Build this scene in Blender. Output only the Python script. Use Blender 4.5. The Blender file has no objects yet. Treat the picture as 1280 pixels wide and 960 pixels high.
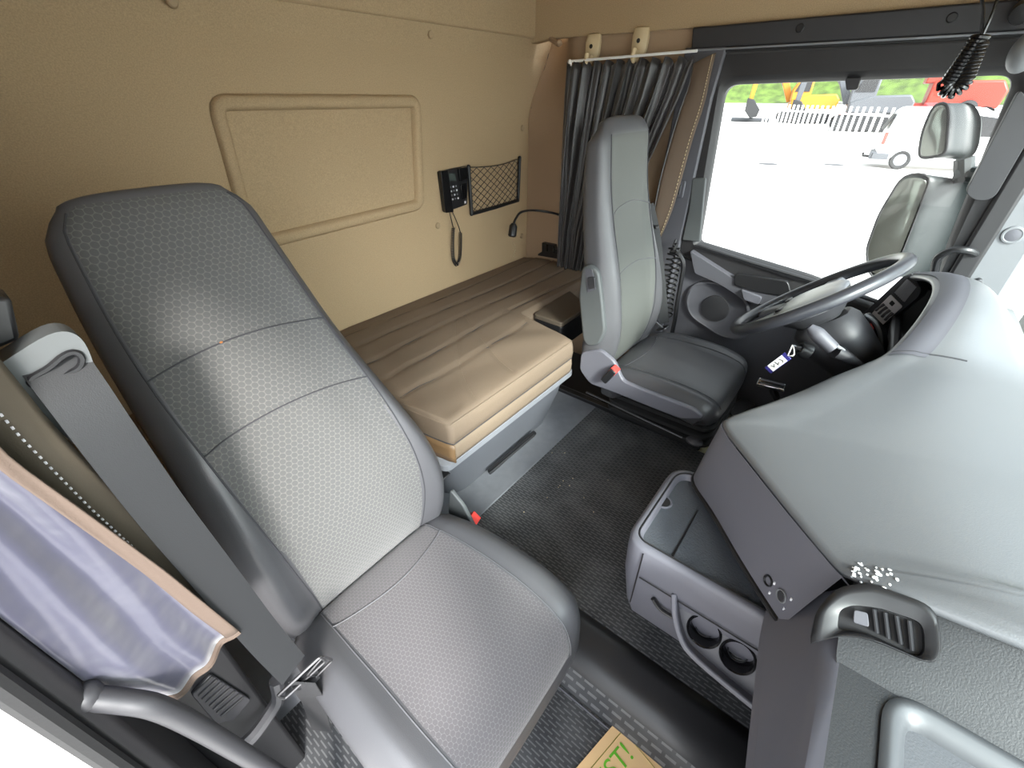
import bpy, bmesh, math, random
import numpy as np
from mathutils import Vector, Matrix

random.seed(7)
C = bpy.context.scene.collection
PI = math.pi

# ------------------------------------------------------------------ camera
# world: X runs across the cab to the driver's door, Y to the rear wall, Z up (tunnel floor at 0); the camera is at X = Y = 0
F_PX, HZ, VX = 540.0, 121.0, 1157.0
CAM = Vector((0.0, 0.0, 1.2))
_p = math.atan2(480 - HZ, F_PX)
_az = math.atan2(VX - 640, math.hypot(480 - HZ, F_PX))
_h = Vector((math.cos(_az), math.sin(_az), 0))
_r = Vector((math.sin(_az), -math.cos(_az), 0))
_fw = math.cos(_p) * _h - math.sin(_p) * Vector((0, 0, 1))
_up = math.sin(_p) * _h + math.cos(_p) * Vector((0, 0, 1))
cd = bpy.data.cameras.new('camera')
cam = bpy.data.objects.new('camera', cd)
C.objects.link(cam)
cd.sensor_width = 36
cd.lens = 36 * F_PX / 1280
cd.clip_start = 0.02
cd.clip_end = 500
cam.matrix_world = Matrix.Translation(CAM) @ Matrix((( _r.x, _up.x, -_fw.x), (_r.y, _up.y, -_fw.y), (_r.z, _up.z, -_fw.z))).to_4x4()
bpy.context.scene.camera = cam


def at(x, y, X=None, Y=None, Z=None):
    """The point where the sight line through a pixel of the photograph meets a plane of the cab."""
    d = _fw * F_PX + _r * (x - 640) + _up * (480 - y)
    if X is not None:
        t = X / d.x
    elif Y is not None:
        t = Y / d.y
    else:
        t = (Z - CAM.z) / d.z
    return CAM + d * t


# ------------------------------------------------------------------ materials
def lin(c):
    return tuple((v / 12.92 if v <= .04045 else ((v + .055) / 1.055) ** 2.4) for v in c)


def rgb(r, g, b):
    return lin((r / 255, g / 255, b / 255)) + (1,)


class N:
    def __init__(s, m):
        s.nt = m.node_tree

    def new(s, t, **k):
        n = s.nt.nodes.new(t)
        for a, v in k.items():
            setattr(n, a, v)
        return n

    def ln(s, a, b):
        s.nt.links.new(a, b)

    def m(s, op, a, b=None, c=None):
        n = s.new('ShaderNodeMath', operation=op)
        for i, v in enumerate((a, b, c)):
            if v is None:
                continue
            if hasattr(v, 'is_linked'):
                s.ln(v, n.inputs[i])
            else:
                n.inputs[i].default_value = v
        return n.outputs[0]


def mat(name, col, rough=.6, metal=0., bump=None, speck=None, spec=.5, coat=0., sheen=0.):
    """bump = (scale, strength, distance), speck = (scale, amount): small scale variation of the base colour."""
    m = bpy.data.materials.new(name)
    m.use_nodes = True
    n = N(m)
    b = m.node_tree.nodes['Principled BSDF']
    b.inputs['Base Color'].default_value = col
    b.inputs['Roughness'].default_value = rough
    b.inputs['Metallic'].default_value = metal
    b.inputs['Specular IOR Level'].default_value = spec
    b.inputs['Coat Weight'].default_value = coat
    b.inputs['Sheen Weight'].default_value = sheen
    tc = n.new('ShaderNodeTexCoord')
    if bump:
        t = n.new('ShaderNodeTexNoise')
        t.inputs['Scale'].default_value = bump[0]
        t.inputs['Detail'].default_value = 3
        n.ln(tc.outputs['Object'], t.inputs['Vector'])
        bp = n.new('ShaderNodeBump')
        bp.inputs['Strength'].default_value = bump[1]
        bp.inputs['Distance'].default_value = bump[2] if len(bump) > 2 else .002
        n.ln(t.outputs['Fac'], bp.inputs['Height'])
        n.ln(bp.outputs['Normal'], b.inputs['Normal'])
    if speck:
        t = n.new('ShaderNodeTexNoise')
        t.inputs['Scale'].default_value = speck[0]
        t.inputs['Detail'].default_value = 4
        n.ln(tc.outputs['Object'], t.inputs['Vector'])
        mx = n.new('ShaderNodeMix', data_type='RGBA')
        k = 1 - speck[1]
        k2 = 1 + speck[1]
        mx.inputs[6].default_value = (col[0] * k, col[1] * k, col[2] * k, 1)
        mx.inputs[7].default_value = (min(1, col[0] * k2), min(1, col[1] * k2), min(1, col[2] * k2), 1)
        rp = n.new('ShaderNodeMapRange')
        rp.inputs[1].default_value = .35
        rp.inputs[2].default_value = .65
        n.ln(t.outputs['Fac'], rp.inputs[0])
        n.ln(rp.outputs[0], mx.inputs[0])
        n.ln(mx.outputs[2], b.inputs['Base Color'])
    return m


def hex_fabric(name, dark, light, cell, rough=.85):
    """Woven fabric: round dark cells in a hexagonal lattice with light threads between; UVs are in metres."""
    m = mat(name, dark, rough, sheen=.3)
    n = N(m)
    b = m.node_tree.nodes['Principled BSDF']
    uv = n.new('ShaderNodeUVMap')
    sp = n.new('ShaderNodeSeparateXYZ')
    n.ln(uv.outputs[0], sp.inputs[0])
    ds = []
    for off in (0., .5):
        fx = n.m('SUBTRACT', n.m('FRACT', n.m('ADD', n.m('DIVIDE', sp.outputs[0], cell), off + 100)), .5)
        fy = n.m('MULTIPLY', n.m('SUBTRACT', n.m('FRACT', n.m('ADD', n.m('DIVIDE', sp.outputs[1], cell * 1.732), off + 100)), .5), 1.732)
        ds.append(n.m('SQRT', n.m('ADD', n.m('MULTIPLY', fx, fx), n.m('MULTIPLY', fy, fy))))
    d = n.m('MINIMUM', ds[0], ds[1])
    mr = n.new('ShaderNodeMapRange')
    mr.inputs[1].default_value = .43
    mr.inputs[2].default_value = .50
    n.ln(d, mr.inputs[0])
    mx = n.new('ShaderNodeMix', data_type='RGBA')
    mx.inputs[6].default_value = dark
    mx.inputs[7].default_value = light
    n.ln(mr.outputs[0], mx.inputs[0])
    n.ln(mx.outputs[2], b.inputs['Base Color'])
    bp = n.new('ShaderNodeBump')
    bp.inputs['Strength'].default_value = .35
    bp.inputs['Distance'].default_value = .001
    n.ln(mr.outputs[0], bp.inputs['Height'])
    n.ln(bp.outputs['Normal'], b.inputs['Normal'])
    return m


def tread_rubber(name, col, light):
    """Black rubber mat with staggered raised dashes."""
    m = mat(name, col, .5, spec=.4)
    n = N(m)
    b = m.node_tree.nodes['Principled BSDF']
    tc = n.new('ShaderNodeTexCoord')
    sp = n.new('ShaderNodeSeparateXYZ')
    n.ln(tc.outputs['Object'], sp.inputs[0])
    hs = []
    for (ax, ay, lx, ly, ox, oy) in ((0, 1, .018, .034, 0, 0), (0, 1, .018, .034, .5, .5)):
        fx = n.m('ABSOLUTE', n.m('SUBTRACT', n.m('FRACT', n.m('ADD', n.m('DIVIDE', sp.outputs[ax], lx), ox + 50)), .5))
        fy = n.m('ABSOLUTE', n.m('SUBTRACT', n.m('FRACT', n.m('ADD', n.m('DIVIDE', sp.outputs[ay], ly), oy + 50)), .5))
        hs.append(n.m('MULTIPLY', n.m('LESS_THAN', fx, .085), n.m('LESS_THAN', fy, .36)))
    h = n.m('MAXIMUM', hs[0], hs[1])
    nz = n.new('ShaderNodeTexNoise')
    nz.inputs['Scale'].default_value = 9
    nz.inputs['Detail'].default_value = 6
    n.ln(tc.outputs['Object'], nz.inputs['Vector'])
    wear = n.new('ShaderNodeMapRange')
    wear.inputs[1].default_value = .42
    wear.inputs[2].default_value = .72
    n.ln(nz.outputs['Fac'], wear.inputs[0])
    f = n.m('ADD', n.m('MULTIPLY', h, .55), n.m('MULTIPLY', wear.outputs[0], .3))
    mx = n.new('ShaderNodeMix', data_type='RGBA')
    mx.inputs[6].default_value = col
    mx.inputs[7].default_value = light
    n.ln(f, mx.inputs[0])
    n.ln(mx.outputs[2], b.inputs['Base Color'])
    bp = n.new('ShaderNodeBump')
    bp.inputs['Strength'].default_value = .8
    bp.inputs['Distance'].default_value = .002
    n.ln(h, bp.inputs['Height'])
    n.ln(bp.outputs['Normal'], b.inputs['Normal'])
    return m


def glass(name, tint=(.93, .97, .96), refl=.025):
    m = bpy.data.materials.new(name)
    m.use_nodes = True
    n = N(m)
    nt = m.node_tree
    nt.nodes.remove(nt.nodes['Principled BSDF'])
    t = n.new('ShaderNodeBsdfTransparent')
    t.inputs[0].default_value = tint + (1,)
    g = n.new('ShaderNodeBsdfGlossy')
    g.inputs['Roughness'].default_value = .01
    mx = n.new('ShaderNodeMixShader')
    mx.inputs[0].default_value = refl
    n.ln(t.outputs[0], mx.inputs[1])
    n.ln(g.outputs[0], mx.inputs[2])
    n.ln(mx.outputs[0], nt.nodes['Material Output'].inputs[0])
    return m


M = dict(
    beige=mat('beige_felt', rgb(170, 148, 117), .95, bump=(900, .25, .001), speck=(320, .12), spec=.2),
    beige_side=mat('beige_trim', rgb(160, 137, 113), .9, bump=(700, .2, .001), speck=(400, .06), spec=.2),
    clip=mat('cream_plastic', rgb(205, 186, 150), .5),
    leather=mat('grey_leather', rgb(76, 76, 79), .42, bump=(650, .25, .0008), spec=.5),
    leather_dark=mat('dark_leather', rgb(62, 62, 65), .38, bump=(650, .25, .0008), spec=.5),
    fabric=hex_fabric('hex_fabric', rgb(72, 72, 72), rgb(92, 92, 89), .0115),
    fabric2=hex_fabric('seat_fabric', rgb(82, 79, 81), rgb(99, 96, 98), .0095),
    fabric3=mat('worn_fabric', rgb(82, 84, 81), .7, bump=(900, .3, .0008)),
    seam=mat('seam_thread', rgb(52, 52, 56), .8),
    piping=mat('light_piping', rgb(86, 86, 89), .6),
    plastic=mat('slate_plastic', rgb(78, 78, 84), .5, bump=(900, .12, .0006)),
    plastic_l=mat('lilac_grey_plastic', rgb(96, 96, 104), .5, bump=(900, .1, .0006)),
    plastic_d=mat('charcoal_plastic', rgb(44, 44, 47), .5, bump=(900, .15, .0006)),
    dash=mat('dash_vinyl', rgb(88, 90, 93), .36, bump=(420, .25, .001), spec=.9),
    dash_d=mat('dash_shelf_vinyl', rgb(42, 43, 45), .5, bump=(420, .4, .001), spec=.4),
    lightplast=mat('pale_grey_plastic', rgb(108, 110, 113), .5),
    rimgrey=mat('tray_rim_grey', rgb(70, 72, 75), .4),
    guide=mat('belt_guide_grey', rgb(78, 81, 82), .5),
    cap=mat('beige_cap', rgb(158, 137, 107), .7),
    traygrey=mat('tray_vinyl', rgb(80, 82, 86), .5, bump=(420, .4, .001)),
    lidbrown=mat('lid_brown', rgb(84, 75, 65), .55),
    black=mat('black_plastic', rgb(26, 26, 28), .4),
    blackg=mat('glossy_black_plastic', rgb(18, 18, 20), .2),
    rubber=mat('black_rubber', rgb(24, 24, 25), .65, bump=(200, .2, .001)),
    tread=tread_rubber('tread_rubber', rgb(50, 51, 54), rgb(112, 113, 114)),
    mat_plain=mat('plain_rubber', rgb(44, 44, 46), .4, bump=(120, .1, .001)),
    strip=mat('grey_vinyl_floor', rgb(100, 102, 107), .5, speck=(30, .06)),
    bedbox=mat('blue_grey_box', rgb(84, 86, 92), .5, bump=(700, .12, .0006)),
    rim=mat('pale_rim', rgb(122, 124, 130), .45),
    mattress=mat('brown_ticking', rgb(112, 97, 82), .75, bump=(1300, .4, .0008), speck=(900, .10)),
    band=mat('tan_band', rgb(120, 105, 89), .75, bump=(1300, .4, .0008), speck=(900, .10)),
    curtain=mat('charcoal_satin', rgb(50, 48, 49), .40, bump=(60, .15, .003), sheen=.3),
    olive=mat('olive_cloth', rgb(80, 72, 60), .8, bump=(500, .15, .001)),
    tan=mat('tan_cloth', rgb(92, 77, 64), .8, bump=(400, .3, .001)),
    tan_near=mat('tan_cloth_dimmed', rgb(76, 63, 54), .8, bump=(400, .3, .001)),  # same tan cloth, colour lowered because the near hem catches more light
    satin=mat('blue_grey_satin', rgb(52, 52, 66), .30, bump=(9, .6, .02), sheen=.4),
    belt=mat('belt_webbing', rgb(32, 33, 35), .6, bump=(900, .3, .0006)),
    belt_d=mat('dark_belt_webbing', rgb(40, 40, 42), .6, bump=(900, .3, .0006)),
    chrome=mat('chrome', rgb(200, 200, 205), .2, 1.),
    steel=mat('dull_steel', rgb(110, 110, 112), .45, 1.),
    red=mat('red_button', rgb(215, 60, 52), .4),
    white=mat('white_paint', rgb(235, 235, 235), .5),
    offwhite=mat('off_white_mark', rgb(215, 215, 220), .5),
    wheel=mat('wheel_leather', rgb(50, 51, 56), .32, bump=(700, .2, .0006)),
    wheelpad=mat('wheel_hub_plastic', rgb(120, 123, 130), .35),
    tagw=mat('white_card', rgb(232, 230, 228), .6),
    tagb=mat('navy_plastic', rgb(44, 40, 110), .4),
    ink=mat('ink', rgb(40, 40, 48), .7),
    paper=mat('tan_paper', rgb(226, 190, 140), .8),
    green=mat('green_print', rgb(96, 176, 40), .7),
    greend=mat('dark_green_print', rgb(120, 120, 40), .7),
    paperg=mat('cream_paper', rgb(196, 192, 160), .8),
    mirrorh=mat('mirror_shell', rgb(32, 39, 39), .45),
    mirrorg=mat('mirror_glass', rgb(105, 106, 100), .12, .6),  # partly diffuse grey, its colour standing in for the pale reflection
    glass=glass('clear_glass'),
    screen=mat('grey_display', rgb(70, 78, 76), .2),
    concrete=mat('pale_concrete', rgb(208, 205, 200), .9, speck=(.6, .06)),
    grass=mat('grass_bank', rgb(66, 84, 30), .95, speck=(.25, .4)),
    yellow=mat('yellow_paint', rgb(160, 100, 8), .5),
    orange=mat('orange_paint', rgb(138, 34, 12), .5),
    redp=mat('red_paint', rgb(120, 14, 12), .5),
    greyp=mat('grey_paint', rgb(72, 74, 78), .5),
    darkp=mat('dark_machine', rgb(24, 24, 26), .6),
    dgrey=mat('seal_black', rgb(34, 33, 35), .55, bump=(500, .15, .0008)),
)


# ------------------------------------------------------------------ geometry helpers
class B:
    """Collects shapes in world coordinates and links them as one mesh object."""

    def __init__(s):
        s.v, s.f, s.uv = [], [], {}

    def add(s, vs, fs):
        k = len(s.v)
        s.v += [Vector(v) for v in vs]
        s.f += [tuple(i + k for i in f) for f in fs]
        return k

    def box(s, c, size, rot=None):
        c = Vector(c)
        x, y, z = (Vector(size) / 2)
        vs = [Vector((a * x, b * y, d * z)) for a in (-1, 1) for b in (-1, 1) for d in (-1, 1)]
        if rot is not None:
            vs = [rot @ v for v in vs]
        s.add([c + v for v in vs], [(0, 1, 3, 2), (4, 6, 7, 5), (0, 4, 5, 1), (2, 3, 7, 6), (0, 2, 6, 4), (1, 5, 7, 3)])
        return s

    def prism(s, pts, vec):
        """closed polygon (3D points) swept along vec."""
        n = len(pts)
        vec = Vector(vec)
        pts = [Vector(p) for p in pts]
        s.add(pts + [p + vec for p in pts], [tuple(range(n - 1, -1, -1)), tuple(range(n, 2 * n))] + [(i, (i + 1) % n, n + (i + 1) % n, n + i) for i in range(n)])
        return s

    def grid(s, rows, close_u=False, flip=False):
        nr, nc = len(rows), len(rows[0])
        k = len(s.v)
        s.v += [Vector(p) for r in rows for p in r]
        for i in range(nr - 1):
            for j in range(nc if close_u else nc - 1):
                q = (k + i * nc + j, k + i * nc + (j + 1) % nc, k + (i + 1) * nc + (j + 1) % nc, k + (i + 1) * nc + j)
                s.f.append(q[::-1] if flip else q)
        return k

    def loft(s, rings, cap=True):
        """closed rings, capped."""
        k = s.grid(rings, True)
        n = len(rings[0])
        if cap:
            s.f.append(tuple(k + i for i in range(n - 1, -1, -1)))
            e = k + (len(rings) - 1) * n
            s.f.append(tuple(e + i for i in range(n)))
        return s

    def tube(s, pts, r, n=8, closed=False, cap=True):
        pts = [Vector(p) for p in pts]
        rings = []
        up = None
        m = len(pts)
        for i, p in enumerate(pts):
            if closed:
                t = (pts[(i + 1) % m] - pts[i - 1]).normalized()
            else:
                t = (pts[min(i + 1, m - 1)] - pts[max(i - 1, 0)]).normalized()
            if up is None:
                a = Vector((0, 0, 1)) if abs(t.z) < .9 else Vector((1, 0, 0))
                up = (a - t * a.dot(t)).normalized()
            else:
                up = (up - t * up.dot(t)).normalized()
            sd = t.cross(up)
            rr = r[i] if isinstance(r, (list, tuple)) else r
            rings.append([p + (up * math.cos(2 * PI * j / n) + sd * math.sin(2 * PI * j / n)) * rr for j in range(n)])
        if closed:
            rings.append(rings[0])
        s.loft(rings, cap and not closed)
        return s

    def ribbon(s, pts, wdirs, w, th=.0018):
        """a strap: rectangle section swept along pts, wdirs = width direction per point."""
        pts = [Vector(p) for p in pts]
        rings = []
        for i, p in enumerate(pts):
            t = (pts[min(i + 1, len(pts) - 1)] - pts[max(i - 1, 0)]).normalized()
            wd = Vector(wdirs[i] if isinstance(wdirs, list) else wdirs)
            wd = (wd - t * wd.dot(t)).normalized()
            nn = t.cross(wd)
            ww = w[i] if isinstance(w, list) else w
            rings.append([p + wd * ww / 2 + nn * th / 2, p - wd * ww / 2 + nn * th / 2, p - wd * ww / 2 - nn * th / 2, p + wd * ww / 2 - nn * th / 2])
        s.loft(rings)
        return s

    def lathe(s, prof, c, axis, n=24):
        """prof = [(radius, height)] about an axis through c."""
        c = Vector(c)
        ax = Vector(axis).normalized()
        a = Vector((0, 0, 1)) if abs(ax.z) < .9 else Vector((1, 0, 0))
        u = (a - ax * a.dot(ax)).normalized()
        w = ax.cross(u)
        s.loft([[c + ax * h + (u * math.cos(2 * PI * j / n) + w * math.sin(2 * PI * j / n)) * max(r, 1e-5) for j in range(n)] for r, h in prof])
        return s

    def ball(s, c, r, n=12):
        c = Vector(c)
        rr = Vector((r, r, r)) if not hasattr(r, '__len__') else Vector(r)
        s.loft([[c + Vector((rr.x * math.sin(t) * math.cos(2 * PI * j / n), rr.y * math.sin(t) * math.sin(2 * PI * j / n), rr.z * math.cos(t))) for j in range(n)]
                for t in [PI * (i + .02) / (n + .04) for i in range(n + 1)]])
        return s

    def build(s, name, m, parent=None, bevel=0, seg=2, subsurf=0, angle=35, solid=0, uv=None, flat=False):
        me = bpy.data.meshes.new(name)
        org = Vector((0, 0, 0))
        if parent is None:
            lo = [min(v[i] for v in s.v) for i in range(3)]
            hi = [max(v[i] for v in s.v) for i in range(3)]
            org = Vector(((lo[0] + hi[0]) / 2, (lo[1] + hi[1]) / 2, lo[2]))
        else:
            org = parent.matrix_world.translation if parent.type == 'EMPTY' else parent['org_']
            org = Vector(org)
        me.from_pydata([v - org for v in s.v], [], s.f)
        bm = bmesh.new()
        bm.from_mesh(me)
        bmesh.ops.recalc_face_normals(bm, faces=bm.faces)
        bm.to_mesh(me)
        bm.free()
        if uv:
            lay = me.uv_layers.new(name='UVMap')
            for lp in me.loops:
                lay.data[lp.index].uv = uv[lp.vertex_index]
        o = bpy.data.objects.new(name, me)
        C.objects.link(o)
        me.materials.append(M[m] if isinstance(m, str) else m)
        if not flat:
            for p in me.polygons:
                p.use_smooth = True
            try:
                me.set_sharp_from_angle(angle=math.radians(angle))
            except Exception:
                pass
        if parent is None:
            o.location = org
        else:
            o.parent = parent
        o['org_'] = tuple(org)
        if solid:
            md = o.modifiers.new('solid', 'SOLIDIFY')
            md.thickness = solid
            md.offset = 0
        if bevel:
            md = o.modifiers.new('bevel', 'BEVEL')
            md.width = bevel
            md.segments = seg
            md.limit_method = 'ANGLE'
            md.angle_limit = math.radians(30)
            md.harden_normals = False
        if subsurf:
            md = o.modifiers.new('sub', 'SUBSURF')
            md.levels = md.render_levels = subsurf
        return o


def tag(o, label=None, cat=None, group=None, kind=None):
    if label:
        o['label'] = label
    if cat:
        o['category'] = cat
    if group:
        o['group'] = group
    if kind:
        o['kind'] = kind
    return o


def thing(name, loc, label, cat, group=None):
    o = bpy.data.objects.new(name, None)
    o.empty_display_size = .05
    C.objects.link(o)
    o.location = loc
    o.matrix_world = Matrix.Translation(Vector(loc))
    return tag(o, label, cat, group)


def structure(o):
    o['kind'] = 'structure'
    return o


def kids(o):
    return [c for c in C.objects if c.parent == o]


def copy_tree(o, parent=None):
    c = o.copy()
    C.objects.link(c)
    if parent is not None:
        c.parent = parent
    for ch in kids(o):
        copy_tree(ch, c)
    return c


def lerp(a, b, t):
    return a + (b - a) * t


def interp(t, xs, ys):
    if t <= xs[0]:
        return ys[0]
    for i in range(len(xs) - 1):
        if t <= xs[i + 1]:
            return lerp(ys[i], ys[i + 1], (t - xs[i]) / (xs[i + 1] - xs[i]))
    return ys[-1]


def smooth(t):
    t = max(0., min(1., t))
    return t * t * (3 - 2 * t)


def catmull(pts, n=8, closed=False):
    pts = [Vector(p) for p in pts]
    m = len(pts)
    out = []
    for i in range(m if closed else m - 1):
        if closed:
            p0, p1, p2, p3 = pts[(i - 1) % m], pts[i], pts[(i + 1) % m], pts[(i + 2) % m]
        else:
            p0, p1, p2, p3 = pts[max(i - 1, 0)], pts[i], pts[i + 1], pts[min(i + 2, m - 1)]
        for k in range(n):
            t = k / n
            out.append(.5 * ((2 * p1) + (p2 - p0) * t + (2 * p0 - 5 * p1 + 4 * p2 - p3) * t * t + (3 * p1 - p0 - 3 * p2 + p3) * t ** 3))
    if not closed:
        out.append(pts[-1].copy())
    return out


def rrect(w, h, r, n=6):
    """rounded rectangle outline in 2D, centred."""
    out = []
    for cx, cy, a0 in ((w / 2 - r, h / 2 - r, 0), (-w / 2 + r, h / 2 - r, PI / 2), (-w / 2 + r, -h / 2 + r, PI), (w / 2 - r, -h / 2 + r, 1.5 * PI)):
        for i in range(n + 1):
            a = a0 + PI / 2 * i / n
            out.append((cx + r * math.cos(a), cy + r * math.sin(a)))
    return out


def round_poly(pts, r, n=6):
    """round the corners of a closed 3D polygon."""
    pts = [Vector(p) for p in pts]
    out = []
    m = len(pts)
    for i in range(m):
        p, a, b = pts[i], pts[i - 1], pts[(i + 1) % m]
        rr = r[i] if isinstance(r, (list, tuple)) else r
        da, db = (a - p), (b - p)
        ra = min(rr, da.length * .48)
        rb = min(rr, db.length * .48)
        p0, p2 = p + da.normalized() * ra, p + db.normalized() * rb
        for k in range(n + 1):
            t = k / n
            out.append((1 - t) ** 2 * p0 + 2 * t * (1 - t) * p + t * t * p2)
    return out


def inset(poly, d, nrm):
    """move a planar closed polygon inwards by d (poly counter-clockwise about nrm)."""
    nrm = Vector(nrm).normalized()
    m = len(poly)
    out = []
    for i in range(m):
        t = (poly[(i + 1) % m] - poly[i - 1]).normalized()
        out.append(poly[i] + nrm.cross(t) * d)
    return out


def coil(path, R, r, turns, n=6, per=12):
    """points of a helix wound round a path."""
    path = [Vector(p) for p in path]
    L = [0]
    for i in range(1, len(path)):
        L.append(L[-1] + (path[i] - path[i - 1]).length)
    tot = turns * per
    out = []
    up = None
    for k in range(tot + 1):
        s = L[-1] * k / tot
        i = 0
        while i < len(L) - 2 and L[i + 1] < s:
            i += 1
        f = (s - L[i]) / max(L[i + 1] - L[i], 1e-9)
        p = path[i].lerp(path[i + 1], f)
        t = (path[i + 1] - path[i]).normalized()
        if up is None:
            a = Vector((1, 0, 0)) if abs(t.x) < .9 else Vector((0, 1, 0))
            up = (a - t * a.dot(t)).normalized()
        else:
            up = (up - t * up.dot(t)).normalized()
        sd = t.cross(up)
        a = 2 * PI * k / per
        out.append(p + (up * math.cos(a) + sd * math.sin(a)) * R)
    return out


def text(name, body, size, m, parent, mw, extrude=.0004, align='CENTER'):
    c = bpy.data.curves.new(name, 'FONT')
    c.body = body
    c.size = size
    c.extrude = extrude
    c.align_x = align
    c.align_y = 'CENTER'
    o = bpy.data.objects.new(name, c)
    C.objects.link(o)
    c.materials.append(M[m])
    bpy.context.view_layer.update()
    me = bpy.data.meshes.new_from_object(o.evaluated_get(bpy.context.evaluated_depsgraph_get()))
    bpy.data.objects.remove(o)
    o = bpy.data.objects.new(name, me)
    C.objects.link(o)
    if parent is not None:
        o.parent = parent
        org = parent.matrix_world.translation if parent.type == 'EMPTY' else Vector(parent['org_'])
        o.matrix_basis = Matrix.Translation(-Vector(org)) @ mw
    else:
        o.matrix_world = mw
    return o


def cut(o, shapes):
    """carve closed shapes out of a built mesh."""
    me = bpy.data.meshes.new('cutter')
    me.from_pydata([v - Vector(o['org_']) for v in shapes.v], [], shapes.f)
    bm = bmesh.new(); bm.from_mesh(me); bmesh.ops.recalc_face_normals(bm, faces=bm.faces); bm.to_mesh(me); bm.free()
    k = bpy.data.objects.new('cutter', me)
    C.objects.link(k)
    k.location = o.matrix_world.translation if o.parent is None else (0, 0, 0)
    k.parent = o.parent
    md = o.modifiers.new('cut', 'BOOLEAN')
    md.operation = 'DIFFERENCE'
    md.solver = 'EXACT'
    md.object = k
    bpy.context.view_layer.update()
    new = bpy.data.meshes.new_from_object(o.evaluated_get(bpy.context.evaluated_depsgraph_get()))
    o.modifiers.clear()
    o.data = new
    bpy.data.objects.remove(k)
    return o


def frame_matrix(o, x, z):
    x = Vector(x).normalized()
    z = Vector(z)
    z = (z - x * z.dot(x)).normalized()
    y = z.cross(x)
    return Matrix.Translation(Vector(o)) @ Matrix(((x.x, y.x, z.x), (x.y, y.y, z.y), (x.z, y.z, z.z))).to_4x4()

# ------------------------------------------------------------------ the cab shell
DX, RY, WY = 2.1, 1.578, -.44          # driver's door plane, rear wall, foot of the windscreen

# tunnel mat with the step down to the passenger's footwell, one rubber sheet
b = B()
prof = [(1.50, 0), (.60, 0), (.555, -.002), (.525, -.012), (.505, -.035), (.49, -.075), (.482, -.098), (.470, -.1)]
prof += [(-.13, -.1)]
ys = [.74, .5, .2, -.1, -.5]
b.grid([[(x, y, z) for x, z in prof] for y in ys])
fl = b.build('floor', 'tread', angle=60)
structure(fl)
b = B()
b.tube([(.474, y, -.098) for y in (.62, .3, 0, -.3)], .003)
structure(b.build('trim_1', 'plastic', ))

# smooth rubber riser band of the step
b = B()
b.grid([[(x, y, z + .0015) for x, z in ((.635, -.0005), (.60, .0), (.575, .0), (.555, -.0005), (.527, -.0095), (.508, -.033), (.4935, -.073), (.486, -.0965))] for y in (.6, .3, 0, -.3)])
structure(b.build('trim_2', 'mat_plain', solid=.001, angle=70))

# grey vinyl strip in front of the bunk
b = B()
b.prism([(-.1, .70, -.06), (1.56, .70, -.06), (1.56, 1.57, -.06), (-.1, 1.57, -.06)], (0, 0, .064))
structure(b.build('floor', 'strip', bevel=.004))
# driver's footwell floor, lower
b = B()
b.prism([(1.5, -.5, -.2), (2.14, -.5, -.2), (2.14, 1.58, -.2), (1.5, 1.58, -.2)], (0, 0, .05))
structure(b.build('floor', 'rubber'))
b = B()
b.prism([(1.5, -.5, -.2), (1.5, .95, -.2), (1.5, .95, -.002), (1.5, -.5, -.002)], (-.015, 0, 0))
structure(b.build('trim_3', 'black'))

# rear wall with its embossed rounded panel
def wall_rear():
    b = B()
    X0, X1, Z0, Z1 = -.14, 2.32, -.1, 1.36
    P = [(1.352, .782), (1.392, 1.208), (.600, 1.21), (.575, .765)]
    pp = round_poly([(x, RY, z) for x, z in P], .06, 8)
    nrm = Vector((0, -1, 0))
    loops = [pp]
    base = [p.copy() for p in pp]
    cen = sum(base, Vector()) / len(base)
    def shrink(d, y):
        out = []
        m = len(base)
        for i in range(m):
            t = (base[(i + 1) % m] - base[i - 1])
            t.normalize()
            nn = Vector((t.z, 0, -t.x))
            if nn.dot(cen - base[i]) < 0:
                nn = -nn
            out.append(base[i] + nn * d + Vector((0, y, 0)))
        return out
    loops = [base, shrink(.003, .005), shrink(.007, -.009), shrink(.013, -.015), shrink(.032, -.015), shrink(.040, -.009), shrink(.045, .009), shrink(.052, .008)]
    # outer rectangle ring matched point for point
    m = len(base)
    outer = []
    for p in base:
        d = p - cen
        k = 1e9
        if d.x > 1e-6: k = min(k, (X1 - cen.x) / d.x)
        if d.x < -1e-6: k = min(k, (X0 - cen.x) / d.x)
        if d.z > 1e-6: k = min(k, (Z1 - cen.z) / d.z)
        if d.z < -1e-6: k = min(k, (Z0 - cen.z) / d.z)
        outer.append(cen + d * k)
    # square off the corners
    for cx, cz in ((X0, Z0), (X0, Z1), (X1, Z0), (X1, Z1)):
        i = min(range(m), key=lambda j: (outer[j].x - cx) ** 2 + (outer[j].z - cz) ** 2)
        outer[i] = Vector((cx, RY, cz))
    b.loft([outer] + loops, cap=False)
    k = len(b.v) - m
    last = b.v[k:k + m]
    b.loft([last, [cen + (p - cen) * .5 + Vector((0, .0025, 0)) for p in last], [cen + (p - cen) * .02 + Vector((0, .0025, 0)) for p in last]], cap=False)
    b.f.append(tuple(range(len(b.v) - m, len(b.v))))
    # the top leans gently forward
    b.grid([[(x, RY, 1.355), (x, RY - .004, 1.375), (x, RY - .022, 1.435)] for x in (X0, X1)])
    return structure(b.build('wall_rear', 'beige', angle=50))
wall_rear()
# upper rear panel, a little proud
b = B()
prof = [(RY + .03, 1.431), (RY - .028, 1.431), (RY - .034, 1.436), (RY - .036, 1.45), (RY - .03, 1.9), (RY + .03, 1.9)]
b.prism([(-.14, y, z) for y, z in prof], (2.43, 0, 0))
structure(b.build('wall_rear', 'beige', bevel=.003))

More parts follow.
